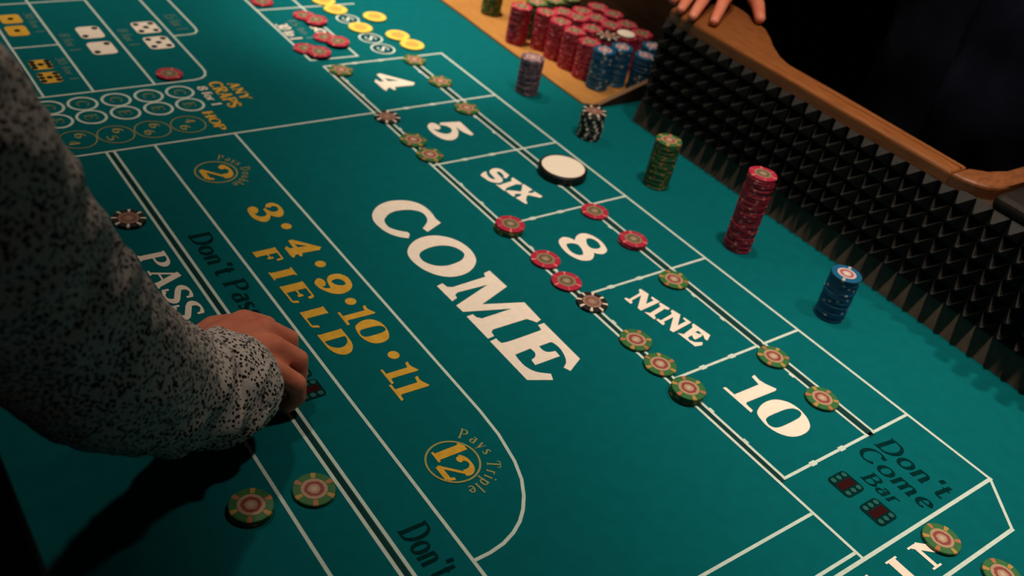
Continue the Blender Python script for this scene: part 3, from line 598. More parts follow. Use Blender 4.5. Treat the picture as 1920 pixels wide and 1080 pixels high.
def die(x0, x1, y0, y1, mat, pips, pipmat, pr, redbar=False, z=ZP):
    r = (x1 - x0) * .16
    o = []
    for cx, cy, a in ((x1 - r, y1 - r, 0), (x0 + r, y1 - r, 90), (x0 + r, y0 + r, 180), (x1 - r, y0 + r, 270)):
        o += [(cx + r * math.cos(math.radians(a + t)), cy + r * math.sin(math.radians(a + t))) for t in (0, 45, 90)]
    quads('printed_die', [o], mat, z)
    if redbar:
        w, h = x1 - x0, y1 - y0
        quads('printed_die_bar', [[(x0 + .34 * w, y0 + .12 * h), (x0 + .66 * w, y0 + .12 * h), (x0 + .66 * w, y0 + .88 * h), (x0 + .34 * w, y0 + .88 * h)]], M['redprint'], z + .0003)
    qs = []
    for px, py in pips:
        cx, cy = x0 + (x1 - x0) * px, y0 + (y1 - y0) * py
        qs.append([(cx + pr * math.cos(2 * PI * i / 12), cy + pr * math.sin(2 * PI * i / 12)) for i in range(12)])
    quads('printed_pips', qs, pipmat, z + .0006)


SIX = [(x, y) for x in (.18, .82) for y in (.2, .5, .8)]
for b in ((.981, 1.010, -.170, -.142), (1.021, 1.050, -.170, -.142), (.611, .637, -.583, -.556), (.641, .667, -.583, -.556)):
    die(*b, M['black'], SIX, M['pipdim'], .0030, True)

# proposition boxes in the middle of the table
line((-1.0, -.629), (-.004, -.629))
line((-1.0, -.565), (-.005, -.565))
line((-1.0, -.481), (-.006, -.481))
path([(-1.0, -.398), (-.040, -.398), (-.026, -.399), (-.014, -.404), (-.007, -.412), (-.004, -.424)])
line((-.002, -.700), (-.004, -.424))
line((-.318, -.700), (-.318, -.481))
line((-.160, -.629), (-.160, -.565))
path([(-1.0, -.354), (-.178, -.354), (-.166, -.356), (-.158, -.363), (-.156, -.375), (-.156, -.398)])
FIVE = [(.2, .2), (.2, .8), (.8, .2), (.8, .8), (.5, .5)]
TWO = [(.2, .8), (.8, .2)]
for b in ((-.2145, -.1715, -.528, -.4935), (-.1575, -.1140, -.529, -.4935)):
    die(*b, M['white'], TWO, M['pip'], .0046)
for b in ((-.2160, -.1730, -.445, -.4075), (-.1590, -.1150, -.446, -.4085)):
    die(*b, M['white'], FIVE, M['pip'], .0046)
for b in ((-.278, -.2455, -.619, -.590), (-.236, -.200, -.621, -.592)):
    die(*b, M['gold'], [(.5, .5)], M['redprint'], .0042)
for b in ((-.115, -.0845, -.6205, -.592), (-.0745, -.0415, -.620, -.592)):
    die(*b, M['gold'], [(x, y) for x in (.2, .5, .8) for y in (.15, .85)] + [(.5, .5)], M['pip'], .0042)
text('8 for 1', -.195, -.133, -.556, .015, M['dim'], word=True)
text('8 for 1', -.195, -.133, -.471, .015, M['dim'], word=True)
text('15 for 1', -.237, -.175, -.384, .019, M['dim'], word=True)
text('30 for 1', -.281, -.206, -.583, .012, M['dim'], word=True)
text('30 for 1', -.118, -.043, -.583, .012, M['dim'], word=True)
CY = (-.6314, -.5888, -.5451, -.501, -.4573)
for y in CY:
    ring(.028, y, .0198, .0036, M['line'])
    text('C', .020, .036, y - .008, .016, M['ringfill'])
    ring(.0668, y - .0004, .0198, .0036, M['line'])
    text('E', .059, .075, y - .009, .016, M['ringfill'])
for y, t in ((-.668, '5-5'), (-.6225, '6-4'), (-.5757, '6-5'), (-.5283, '6-6'), (-.4809, '4-6')):
    ring(.1200, y, .0232, .0014, M['goldline'])
    text(t[0], .105, .117, y - .001, .013, M['goldline'])
    text(t[2], .121, .133, y - .013, .013, M['goldline'])
text('8 for 1', .019, .079, -.430, .014, M['white'], word=True)
text('ANY', .018, .072, -.384, .015, M['gold'], word=True, thick=.24, thin=.1)
text('CRAPS', .010, .090, -.410, .019, M['gold'], word=True, thick=.24, thin=.1)
text('HOP', .0915, .1465, -.4515, .0140, M['gold'], word=True, thick=.24, thin=.1)
# the box beside the bank
line((-.60, -.2275), (-.025, -.2290))
line((-.025, -.2290), (-.0235, -.1465))
line((-.0235, -.1465), (-.60, -.1430))
line((-.2275, -.2265), (-.2255, -.0445))
text('30 to 1', -.167, -.103, -.224, .021, M['white'], word=True)
text('15 to 1', -.180, -.100, -.196, .015, M['dim'], word=True)
text('60', -.152, -.118, -.170, .018, M['white'], word=True)
for x, y in ((-.1636, -.0894), (-.0817, -.0899), (-.0384, -.0911)):
    disc(x, y, .0200, M['ringdisc'], 'printed_disc', 32, ZP * .6)
    ring(x, y, .0205, .0030, M['line'])
    text('S', x - .008, x + .008, y - .009, .019, M['line'])

# ------------------------------------------------------------------ casino chips
R, T = .0187, .0033
NS = 32


def inlay_mat(name, ring1, ring2, centre):
    m = newmat(name, ring1, .5, .3)
    nt, N, L, b = nodes(m)
    tc = N.new('ShaderNodeTexCoord')
    mp = N.new('ShaderNodeMapping')
    mp.inputs['Scale'].default_value = (1 / .0118, 1 / .0118, 0)
    L.new(tc.outputs['Object'], mp.inputs[0])
    g = N.new('ShaderNodeTexGradient')
    g.gradient_type = 'SPHERICAL'
    L.new(mp.outputs[0], g.inputs[0])
    n = N.new('ShaderNodeTexNoise')
    n.inputs['Scale'].default_value = 420
    L.new(tc.outputs['Object'], n.inputs['Vector'])
    mth = N.new('ShaderNodeMath')
    mth.operation = 'MULTIPLY_ADD'
    mth.inputs[1].default_value = .22
    L.new(n.outputs['Fac'], mth.inputs[0])
    L.new(g.outputs['Fac'], mth.inputs[2])
    r = ramp(nt, [(.12, ring1), (.34, ring1), (.42, ring2), (.62, ring2), (.70, ring1), (.84, ring1), (.95, centre)])
    L.new(mth.outputs[0], r.inputs[0])
    L.new(r.outputs[0], b.inputs['Base Color'])
    return m


KINDS = {}


def chip_kind(key, body, spots, inlay, nspot, dphi):
    """materials and meshes of one chip denomination"""
    mb = noisy(newmat(key + '_chip_clay', body, .45, .35), body, tuple(c * 1.25 for c in body), 500)
    ms = [newmat(key + '_chip_spot', s, .45, .35) for s in spots]
    mi = inlay_mat(key + '_chip_inlay', *inlay)
    # solid disc with edge
    rings = [(R - .0006, 0), (R, .0006), (R, T - .0006), (R - .0006, T)]
    vs = [(r * math.cos(2 * PI * i / NS), r * math.sin(2 * PI * i / NS), z) for r, z in rings for i in range(NS)]
    fs = [tuple(range(NS))[::-1]]
    for k in range(3):
        for i in range(NS):
            j = (i + 1) % NS
            fs.append((k * NS + i, k * NS + j, (k + 1) * NS + j, (k + 1) * NS + i))
    top = tuple(range(3 * NS, 4 * NS))
    body_me = make_mesh('casino_chip', vs, fs + [top], mb)
    # one-mesh version for chips inside a stack: spots as material on the edge, top with rim and inlay
    n0 = len(vs)
    vs2 = vs + [(.62 * R * math.cos(2 * PI * i / NS), .62 * R * math.sin(2 * PI * i / NS), T) for i in range(NS)]
    fs2 = list(fs)
    for i in range(NS):
        j = (i + 1) % NS
        fs2.append((3 * NS + i, 3 * NS + j, n0 + j, n0 + i))
    fs2.append(tuple(range(n0, n0 + NS)))
    st_me = make_mesh('casino_chip', vs2, fs2, [mb, mi] + ms)
    for q in st_me.polygons:
        i0 = q.index - 1
        if q.index == len(fs2) - 1:
            q.material_index = 1
        elif q.index > 0:
            i = i0 % NS
            a = (i * nspot / NS) % 1.0
            if a < .999 * nspot / NS:
                q.material_index = 2 + (int(i * nspot / NS) % len(ms))
    # parts
    ivs = [(.0116 * math.cos(2 * PI * i / 24), .0116 * math.sin(2 * PI * i / 24), z) for z in (T - .0002, T + .00012) for i in range(24)]
    ifs = [tuple(range(24))[::-1], tuple(range(24, 48))] + [(i, (i + 1) % 24, 24 + (i + 1) % 24, 24 + i) for i in range(24)]
    inlay_me = make_mesh('inlay', ivs, ifs, mi)
    sp = []
    na = 3
    for m in ms:
        e = .00012
        prof = [(.66 * R, T - .0004), (.66 * R, T + e), (R - .0005, T + e), (R + e, T - .0005), (R + e, .0005), (R - .0006, .0004)]
        v, f = [], []
        for a in range(na + 1):
            t = math.radians(-dphi / 2 + dphi * a / na)
            v += [(r * math.cos(t), r * math.sin(t), z) for r, z in prof]
        n = len(prof)
        for a in range(na):
            for k in range(n - 1):
                f.append((a * n + k, a * n + k + 1, (a + 1) * n + k + 1, (a + 1) * n + k)[::-1])
        f.append(tuple(range(n))[::-1])
        f.append(tuple(range(na * n, na * n + n)))
        sp.append(make_mesh('edge_spot', v, f, m))
    KINDS[key] = dict(body=body_me, stack=st_me, inlay=inlay_me, spots=sp, n=nspot)


chip_kind('green', (.030, .130, .040), [(.42, .26, .07), (.40, .16, .07)], ((.40, .27, .17), (.24, .05, .05), (.50, .40, .33)), 6, 15)
chip_kind('red', (.36, .016, .045), [(.66, .22, .20), (.52, .08, .11)], ((.26, .19, .12), (.12, .085, .05), (.36, .29, .20)), 6, 9)
chip_kind('black', (.012, .012, .013), [(.72, .66, .56)], ((.30, .17, .13), (.20, .09, .07), (.36, .24, .19)), 8, 11)
chip_kind('blue', (.004, .085, .200), [(.40, .46, .45), (.008, .10, .22), (.006, .09, .20), (.010, .11, .23)], ((.50, .42, .42), (.35, .08, .10), (.62, .55, .52)), 8, 12)
chip_kind('purple', (.14, .075, .11), [(.40, .24, .27), (.18, .16, .21)], ((.46, .34, .32), (.30, .14, .18), (.52, .44, .40)), 8, 18)

rng = random.Random(7)


def chip(key, x, y, z, label, group, rot=None, tilt=(0, 0)):
    """a chip with its inlay and edge spots as parts"""
    k = KINDS[key]
    o = bpy.data.objects.new('casino_chip', k['body'])
    o.location = (x, y, z)
    o.rotation_euler = (tilt[0], tilt[1], rng.uniform(0, 6.28) if rot is None else rot)
    link(o)
    tag(o, label, 'chip', group)
    link(bpy.data.objects.new('inlay', k['inlay']), o)
    for i in range(k['n']):
        s = bpy.data.objects.new('edge_spot', k['spots'][i % len(k['spots'])])
        s.rotation_euler = (0, 0, 2 * PI * i / k['n'])
        link(s, o)
    return o


def plain_chip(key, x, y, z, label, group):
    o = bpy.data.objects.new('casino_chip', KINDS[key]['stack'])
    o.location = (x, y, z)
    o.rotation_euler = (0, 0, rng.uniform(0, 6.28))
    link(o)
    return tag(o, label, 'chip', group)


def stack(key, x, y, n, where, group, z0=.0004, lean=(0, 0), parts=True):
    for i in range(n):
        jx, jy = rng.uniform(-.0004, .0004) + lean[0] * i, rng.uniform(-.0004, .0004) + lean[1] * i
        if i == n - 1 and parts:
            chip(key, x + jx, y + jy, z0 + T * i, 'topmost %s chip of the %s' % (key, where), group)
        else:
            plain_chip(key, x + jx, y + jy, z0 + T * i, '%s chip below the top of the %s' % (key, where), group)


Z0 = .0006
stack('purple', .163, .060, 18, 'mauve stack in front of the wood ledge', 'mauve stack by the ledge')
stack('black', .320, .063, 13, 'short stack at the ledge corner', 'black stack by the ledge corner')
stack('green', .469, .068, 22, 'stack behind the white puck', 'green stack near the rubber side', lean=(.00006, 0))
stack('red', .636, .064, 34, 'tall stack below the rubber side', 'tall red stack')
stack('blue', .795, .065, 19, 'stack furthest right on the felt', 'blue stack')

G1 = 'green chips on the number boxes'
for x, y, n, lab in (
        (.023, -.201, 1, 'green chip on the corner of the four box nearest the red chips'),
        (.017, -.064, 1, 'green chip on the upper edge of the four box beside the yellow buttons'),
        (.098, -.065, 1, 'green chip on the double line above the printed four'),
        (.190, -.076, 1, 'green chip on the double line above the printed five'),
        (.253, -.209, 1, 'green chip on the lower line of the five box next to the black chip'),
        (.297, -.209, 1, 'green chip at the corner between the five and SIX boxes'),
        (.662, -.080, 1, 'green chip on the double line above the printed NINE'),
        (.733, -.208, 1, 'green chip below NINE, next after the black chip'),
        (.777, -.211, 1, 'green chip below NINE, between a green chip and the small green stack'),
        (.824, -.074, 1, 'green chip on the double line at the left corner of the ten box'),
        (.899, -.077, 1, 'green chip on the double line above the printed ten'),
        (1.089, -.128, 1, 'green chip lying on the letter N at the right end'),
        (.771, -.623, 1, 'green chip on the pass line in front of the sleeve'),
        (1.145, -.111, 1, 'green chip cut by the bottom right corner of the picture')):
    chip('green', x, y, Z0, lab, G1)
for i in range(3):
    chip('green', .824 + .0005 * i, -.216, Z0 + T * i, ('topmost' if i == 2 else 'middle' if i == 1 else 'lowest') + ' green chip of the stack at the lower left of the ten box', G1)
for i in range(2):
    chip('green', .766, -.679 + .0006 * i, Z0 + T * i, ('upper' if i else 'lower') + ' green chip of the pair lying in the shadow of the arm', G1)
chip('black', .181, -.210, Z0, 'black chip with white edge spots at the corner of the four and five boxes', 'black chips')
chip('black', .316, -.626, Z0, 'black chip with white edge spots beside the grey sleeve', 'black chips')
chip('black', .657, -.210, Z0, 'black chip with white edge spots at the corner of the eight and NINE boxes', 'black chips')
chip('green', .491, -.2125, Z0, 'lowest chip, green, under the red chip at the SIX and eight corner', 'chips at the SIX and eight corner')
chip('green', .492, -.212, Z0 + T, 'middle chip, green, under the red chip at the SIX and eight corner', 'chips at the SIX and eight corner')
chip('red', .492, -.2115, Z0 + 2 * T, 'red chip on top of the small stack at the SIX and eight corner', 'chips at the SIX and eight corner')
G2 = 'red chips on the eight box'
chip('red', .565, -.209, Z0, 'red chip on the lower line of the eight box, next to the small stack', G2)
chip('red', .612, -.213, Z0, 'red chip on the lower line of the eight box touching near the black chip', G2)
chip('red', .499, -.074, Z0, 'red chip on the double line just right of the white puck', G2)
chip('red', .575, -.073, Z0, 'lower red chip of the pair above the printed eight', G2)
chip('red', .5755, -.0725, Z0 + T, 'upper red chip of the pair above the printed eight', G2)
G3 = 'red chips on the middle boxes'
chip('red', -.026, -.452, Z0, 'lone red chip in the box of printed white dice', G3)
chip('red', -.255, -.206, Z0, 'red chip at the top edge of the picture above the thirty-to-one box', G3)
ov = math.asin(T / .034)
chip('red', -.186, -.161, Z0, 'lower red chip of the overlapping pair above the printed sixty', G3)
chip('red', -.158, -.153, Z0 + T * .98, 'upper red chip of the overlapping pair above the printed sixty', G3, tilt=(0, ov * .55))
chip('red', -.096, -.168, Z0, 'lower red chip of the overlapping pair on the right edge of the thirty-to-one box', G3)
chip('red', -.070, -.158, Z0 + T * .98, 'upper red chip of the overlapping pair on the right edge of the thirty-to-one box', G3, tilt=(0, ov * .55))
chip('red', -.063, -.220, Z0, 'lower red chip of the overlapping pair under the printed thirty-to-one', G3)
chip('red', -.040, -.207, Z0 + T * .98, 'upper red chip of the overlapping pair under the printed thirty-to-one', G3, tilt=(0, ov * .55))


# round buttons
def lathe(name, prof, mat, n=40, parent=None, smooth=False):
    vs = [(r * math.cos(2 * PI * i / n), r * math.sin(2 * PI * i / n), z) for r, z in prof for i in range(n)]
    fs = [(k * n + i, k * n + (i + 1) % n, (k + 1) * n + (i + 1) % n, (k + 1) * n + i) for k in range(len(prof) - 1) for i in range(n)]
    fs += [tuple(range(n))[::-1], tuple(range((len(prof) - 1) * n, len(prof) * n))]
    return mesh_obj(name, vs, fs, mat, parent, smooth)


M['puck_black'] = newmat('black_plastic', (.008, .007, .006), .4, .4)
M['puck_white'] = newmat('ivory_plastic', (.86, .80, .68), .45, .35)
M['button'] = newmat('yellow_plastic', (.86, .62, .10), .5, .3)
M['button_c'] = newmat('orange_inlay', (.86, .36, .08), .5, .3)
puck = lathe('point_puck', [(.0335, 0), (.035, .0015), (.035, .0105), (.0335, .012), (.0312, .012), (.0312, .0112)], M['puck_black'])
puck.location = (.399, -.052, Z0)
tag(puck, 'large black-rimmed puck with a blank ivory top on the SIX box', 'puck')
lathe('face', [(.0310, .0100), (.0310, .0121), (.0302, .0125)], M['puck_white'], 40, puck)
for i, (x, y, lab) in enumerate(((-.202, -.093, 'yellow button just left of the first printed ring'), (-.121, -.088, 'yellow button between the first and second printed rings'), (-.159, -.039, 'lone yellow button furthest toward the ledge'),
                                 (-.078, -.040, 'upper yellow button of the touching pair by the four box'), (-.038, -.035, 'yellow button nearest the four box corner'), (-.243, -.095, 'yellow button cut by the top edge of the picture'))):
    b = lathe('yellow_button', [(.0198, 0), (.0205, .0006), (.0205, .0024), (.0198, .003)], M['button'], 32)
    b.location = (x, y, Z0)
    tag(b, lab, 'button', 'yellow buttons beside the ledge')
    lathe('inlay', [(.0120, .0026), (.0120, .0032)], M['button_c'], 24, b)

# the bank of chips on the ledge
ZL = .0042
NB = 20
xs_red = (.147, .107, .067, .027)
ys_row = (.190, .2305, .271, .3115)
hidden = {'red': [], 'blue': [], 'green': []}


def bank_stack(key, x, y, n, label, group):
    """the top chip is a thing of its own, the blurred chips below go into the mass of the bank"""
    plain_chip(key, x, y, ZL + T * (n - 1), label, group)
    hidden[key].append((x, y, n - 1))


COLN = ('next to the blue stacks', 'second from the blue stacks', 'third from the blue stacks', 'furthest from the blue stacks')
ROWN = ('front', 'second', 'third', 'rear')
for j, y in enumerate(ys_row):
    for i, x in enumerate(xs_red):
        n = NB + rng.choice((0, 0, 0, -1, 1)) if (i, j) not in ((0, 1), (0, 2)) else NB
        bank_stack('red', x + rng.uniform(-.0009, .0009) - (.002 if j % 2 else 0), y + rng.uniform(-.0009, .0009), n,
                   'top red chip, %s row of the bank, %s' % (ROWN[j], COLN[i]), 'top red chips of the bank')
bank_stack('red', -.0045, .1585, NB, 'top red chip of the stack standing forward at the left of the bank', 'top red chips of the bank')
for x, y, n, lab in ((.187, .1890, 20, 'front corner stack of the bank'), (.1845, .2300, 20, 'recessed second stack of the bank'), (.2165, .2560, 19, 'bank stack by the cheek board'), (.1940, .2920, 20, 'rearmost bank stack next to the rubber side')):
    bank_stack('blue', x, y, n, 'top blue chip of the ' + lab, 'top blue chips of the bank')
for x, y, n, lab in ((-.128, .190, 18, 'lone stack at the top edge of the picture'), (-.0165, .2015, 20, 'stack just behind the forward red stack'), (-.0190, .2430, 20, 'second stack behind the red bank'), (-.0230, .2840, 20, 'third stack behind the red bank')):
    bank_stack('green', x, y, n, 'top green chip of the ' + lab, 'top green chips of the bank')
# the blurred chips below the tops, as real discs
for key, where in (('red', 'stacked red chips massed below the tops of the bank'), ('blue', 'stacked blue chips massed at the right end of the bank'), ('green', 'stacked dark green chips at the left end of the bank')):
    src = KINDS[key]['stack']
    sv = [v.co.copy() for v in src.vertices]
    sf = [(tuple(p.vertices), p.material_index) for p in src.polygons]
    vs, fs, mi = [], [], []
    for x, y, n in hidden[key]:
        for k in range(n):
            ang = rng.uniform(0, 6.28)
            ca, sa = math.cos(ang), math.sin(ang)
            ox, oy, oz = x + rng.uniform(-.0003, .0003), y + rng.uniform(-.0003, .0003), ZL + T * k
            o0 = len(vs)
            vs += [(ox + ca * v.x - sa * v.y, oy + sa * v.x + ca * v.y, oz + v.z) for v in sv]
            for f, m_ in sf:
                fs.append(tuple(o0 + i for i in f))
                mi.append(m_)
    o = mesh_obj('casino_chips', vs, fs, list(src.materials))
    o.data.polygons.foreach_set('material_index', mi)
    tag(o, where, 'chips', kind='stuff')
bk = chip('black', .1452, .2305, ZL + T * 20, 'black chip lying on top of the red bank', 'loose chips on the bank')
wb = lathe('white_button', [(.0150, 0), (.0155, .0006), (.0155, .0034), (.0150, .004)], M['puck_white'], 32)
wb.location = (.146, .2712, ZL + T * 20)
tag(wb, 'small white button lying on top of the red bank', 'button')
lathe('rim', [(.0160, 0.0002), (.0163, .001), (.0160, .0018)], M['puck_black'], 32, wb)

# ------------------------------------------------------------------ people
M['skin'] = noisy(newmat('skin', (.6, .27, .17), .5, .35), (.66, .185, .110), (.78, .275, .175), 55, 4, bump=.15, bump_scale=260)
b = M['skin'].node_tree.nodes['Principled BSDF']
b.inputs['Subsurface Weight'].default_value = .08
b.inputs['Subsurface Radius'].default_value = (.012, .004, .002)
M['nail'] = newmat('fingernail', (.68, .38, .29), .3, .5)
M['hair_grey'] = noisy(newmat('grey_hair', (.2, .19, .18), .7, .3), (.10, .095, .09), (.30, .28, .26), 120, 4, (1, 1, .2))
M['hair_dark'] = noisy(newmat('dark_hair', (.02, .014, .01), .6, .3), (.012, .008, .006), (.04, .028, .02), 120, 4, (1, 1, .2))
M['eye'] = newmat('eye', (.75, .72, .68), .2, .5)
M['shoe'] = newmat('shoe_leather', (.01, .009, .009), .4, .5)
M['trousers'] = noisy(newmat('dark_trousers', (.02, .02, .022), .9, .1), (.014, .014, .016), (.028, .028, .031), 60)


def shirt_mat():
    m = newmat('speckled_shirt', (.3, .3, .3), .9, .12)
    nt, N, L, b = nodes(m)
    tc = N.new('ShaderNodeTexCoord')
    nz = N.new('ShaderNodeTexNoise')
    nz.inputs['Scale'].default_value = 160
    nz.inputs['Detail'].default_value = 2
    L.new(tc.outputs['Object'], nz.inputs['Vector'])
    mx = N.new('ShaderNodeMix')
    mx.data_type = 'VECTOR'
    mx.inputs['Factor'].default_value = .0035
    L.new(tc.outputs['Object'], mx.inputs[4])
    L.new(nz.outputs['Color'], mx.inputs[5])
    v = N.new('ShaderNodeTexVoronoi')
    v.inputs['Scale'].default_value = 290
    L.new(mx.outputs[1], v.inputs['Vector'])
    r = ramp(nt, [(.36, (.012, .012, .013)), (.50, (.66, .615, .60))])
    L.new(v.outputs['Distance'], r.inputs[0])
    n2 = N.new('ShaderNodeTexNoise')
    n2.inputs['Scale'].default_value = 14
    L.new(tc.outputs['Object'], n2.inputs['Vector'])
    L.new(r.outputs[0], b.inputs['Base Color'])
    bp = N.new('ShaderNodeBump')
    bp.inputs['Strength'].default_value = .25
    bp.inputs['Distance'].default_value = .01
    L.new(n2.outputs['Fac'], bp.inputs['Height'])
    L.new(bp.outputs[0], b.inputs['Normal'])
    return m


M['shirt'] = shirt_mat()
M['cuff_in'] = noisy(newmat('cuff_lining', (.10, .10, .10), .95, .1), (.07, .075, .075), (.13, .13, .13), 200)
M['navy'] = noisy(newmat('navy_jacket', (.012, .013, .02), .85, .10), (.0030, .0042, .0105), (.0060, .0080, .018), 30)
M['navy2'] = noisy(newmat('navy_jacket_flap', (.014, .017, .028), .85, .10), (.0038, .0058, .0145), (.0070, .0100, .023), 30)


def body_mesh(name, chains, blobs, voxel, mat, parent):
    """one continuous surface grown from tapering limbs and rounded masses"""
    bm = bmesh.new()
    for pts in chains:
        for (p, r), (q, s) in zip(pts, pts[1:]):
            p, q = Vector(p), Vector(q)
            n = max(1, int((q - p).length / (min(r, s) * .45)))
            for i in range(n + 1):
                t = i / n
                bmesh.ops.create_icosphere(bm, subdivisions=2, radius=r + (s - r) * t, matrix=Matrix.Translation(p.lerp(q, t)))
    for c, rad, rot in blobs:
        m = Matrix.Translation(c) @ Matrix.Rotation(rot[2], 4, 'Z') @ Matrix.Rotation(rot[0], 4, 'X') @ Matrix.Diagonal((*rad, 1))
        bmesh.ops.create_icosphere(bm, subdivisions=3, radius=1, matrix=m)
    me = bpy.data.meshes.new('tmp')
    bm.to_mesh(me)
    bm.free()
    o = bpy.data.objects.new('tmp', me)
    COL.objects.link(o)
    rm = o.modifiers.new('r', 'REMESH')
    rm.mode = 'VOXEL'
    rm.voxel_size = voxel
    sm = o.modifiers.new('s', 'SMOOTH')
    sm.factor = .5
    sm.iterations = 3
    dg = bpy.context.evaluated_depsgraph_get()
    dg.update()
    res = bpy.data.meshes.new_from_object(o.evaluated_get(dg))
    bpy.data.objects.remove(o)
    res.name = name
    res.materials.clear()
    res.materials.append(mat)
    for p in res.polygons:
        p.use_smooth = True
    return link(bpy.data.objects.new(name, res), parent)


def loft(name, secs, mat, parent, n=48, wrinkle=0.0, freq=18.0, seed=0, sub_n=5, fold=0.0, caps=(False, False), a0=0.0, a1=360.0, thick=0.0):
    """cloth tube through sections (centre, radius_a, radius_b, axis_a)"""
    # resample the path smoothly
    S = []
    for i in range(len(secs) - 1):
        p0, p1, p2, p3 = secs[max(i - 1, 0)], secs[i], secs[i + 1], secs[min(i + 2, len(secs) - 1)]
        for k in range(sub_n):
            t = k / sub_n
            def cr(a, b, c, d):
                return .5 * ((2 * b) + (c - a) * t + (2 * a - 5 * b + 4 * c - d) * t * t + (-a + 3 * b - 3 * c + d) * t ** 3)
            S.append((cr(*(Vector(q[0]) for q in (p0, p1, p2, p3))), cr(*(q[1] for q in (p0, p1, p2, p3))), cr(*(q[2] for q in (p0, p1, p2, p3))), Vector(p1[3]).lerp(Vector(p2[3]), t)))
    S.append((Vector(secs[-1][0]), secs[-1][1], secs[-1][2], Vector(secs[-1][3])))
    closed = a1 - a0 >= 359.9
    m = n if closed else n + 1
    arcl = [0.0]
    for i in range(1, len(S)):
        arcl.append(arcl[-1] + (S[i][0] - S[i - 1][0]).length)
    vs = []
    for i, (c, ra, rb, ax) in enumerate(S):
        d = (S[min(i + 1, len(S) - 1)][0] - S[max(i - 1, 0)][0]).normalized()
        u = (ax - d * ax.dot(d)).normalized()
        v = d.cross(u)
        for k in range(m):
            a = math.radians(a0 + (a1 - a0) * k / n)
            w = 1.0
            p = c + u * ra * math.cos(a) + v * rb * math.sin(a)
            if wrinkle:
                f = noise.noise(Vector((p.x * freq, p.y * freq, p.z * freq)) + Vector((seed, seed * 2.3, 0)))
                g = noise.noise(Vector((p.x * freq * 2.6, p.y * freq * 2.6, p.z * freq * 2.6)) + Vector((seed + 9, 0, 3)))
                w += wrinkle * (f + .45 * g)
            if fold:
                env = math.exp(-((arcl[i] - .035) / .055) ** 2) + .25
                q = noise.noise(Vector((arcl[i] * 62 + 1.1 * math.sin(a + 1) + seed, 1.3 * math.cos(a), 1.3 * math.sin(a))))
                w += fold * env * (q + .3 * abs(q))
            vs.append(c + (p - c) * w)
    fs = []
    for i in range(len(S) - 1):
        for k in range(m if closed else m - 1):
            j = (k + 1) % m
            fs.append((i * m + k, i * m + j, (i + 1) * m + j, (i + 1) * m + k))
    if caps[0]:
        fs.append(tuple(range(m))[::-1])
    if caps[1]:
        fs.append(tuple(range((len(S) - 1) * m, len(S) * m)))
    o = mesh_obj(name, vs, fs, mat, parent, True)
    if thick:
        sd = o.modifiers.new('thickness', 'SOLIDIFY')
        sd.thickness = thick
        sd.offset = 1
    return o


def head_blobs(c, yaw):
    """skull, jaw, nose, brow, ears and lips of a head looking along yaw (0 = +Y)"""
    c = Vector(c)
    rz = Matrix.Rotation(yaw, 3, 'Z')
    def at(x, y, z):
        return tuple(c + rz @ Vector((x, y, z)))
    z = (0, 0, yaw)
    return [(at(0, -.01, .02), (.075, .092, .095), z), (at(0, .028, -.055), (.056, .060, .062), z), (at(0, .092, -.012), (.013, .020, .026), z), (at(0, .082, .018), (.045, .014, .012), z),
            (at(-.077, -.005, -.01), (.009, .018, .030), z), (at(.077, -.005, -.01), (.009, .018, .030), z), (at(0, .082, -.055), (.024, .010, .007), z), (at(0, .074, -.095), (.026, .018, .018), z)]


def head_details(c, yaw, hairmat, parent):
    c = Vector(c)
    rz = Matrix.Rotation(yaw, 3, 'Z')
    for s in (-1, 1):
        p = c + rz @ Vector((s * .031, .080, .002))
        bm = bmesh.new()
        bmesh.ops.create_icosphere(bm, subdivisions=2, radius=.0115, matrix=Matrix.Translation(p))
        bm_obj('eye', bm, M['eye'], parent, True)
    bm = bmesh.new()
    bmesh.ops.create_icosphere(bm, subdivisions=4, radius=1, matrix=Matrix.Translation(c + rz @ Vector((0, -.018, .028))) @ Matrix.Rotation(yaw, 4, 'Z') @ Matrix.Diagonal((.084, .098, .100, 1)))
    inv = rz.inverted()
    kill = []
    for v in bm.verts:
        l = inv @ (v.co - c)
        if l.z < .045 - max(0, (.04 - l.y)) * 1.3 or (l.y > .055 and l.z < .075):
            kill.append(v)
        v.co += (v.co - c).normalized() * .004 * noise.noise(v.co * 60)
    bmesh.ops.delete(bm, geom=kill, context='VERTS')
    bm_obj('hair', bm, hairmat, parent, True)


UP = (0, 0, 1)
SIDE = (1, 0, 0)

# --- the player on the left, reaching onto the felt
man = tag(empty('person', (.50, -1.22, -.74)), 'person in a grey speckled shirt reaching a fist onto the felt from the left', 'person')
man_in = Matrix.Translation((-.50, 1.22, .74))


def own(o, p, inv):
    o.parent = p
    o.matrix_parent_inverse = inv
    return o


WR, EL, SH = (.664, -.695, .086), (.7365, -.823, .255), (.728, -1.030, .520)
fing = []
MCP = [(.607, -.617, .066), (.630, -.608, .071), (.653, -.609, .068), (.674, -.619, .060)]
PIP = [(.600, -.590, .047), (.629, -.581, .049), (.656, -.584, .046), (.679, -.597, .040)]
DIP = [(.602, -.588, .026), (.630, -.580, .025), (.656, -.583, .025), (.678, -.595, .022)]
TIP = [(.606, -.598, .013), (.632, -.592, .012), (.655, -.594, .012), (.675, -.604, .011)]
for a, bb, c_, d_ in zip(MCP, PIP, DIP, TIP):
    fing.append([(a, .0118), (bb, .0100), (c_, .0092), (d_, .0078)])
    fing.append([(WR, .021), (tuple((Vector(WR) * .45 + Vector(a) * .55)), .0165), (a, .0118)])
thumb = [((.632, -.672, .072), .0165), ((.600, -.642, .058), .0145), ((.585, -.614, .045), .0115), ((.589, -.594, .028), .0088)]
arm = [(WR, .024), ((.702, -.745, .135), .031), (EL, .041), ((.731, -.92, .41), .046), (SH, .060)]
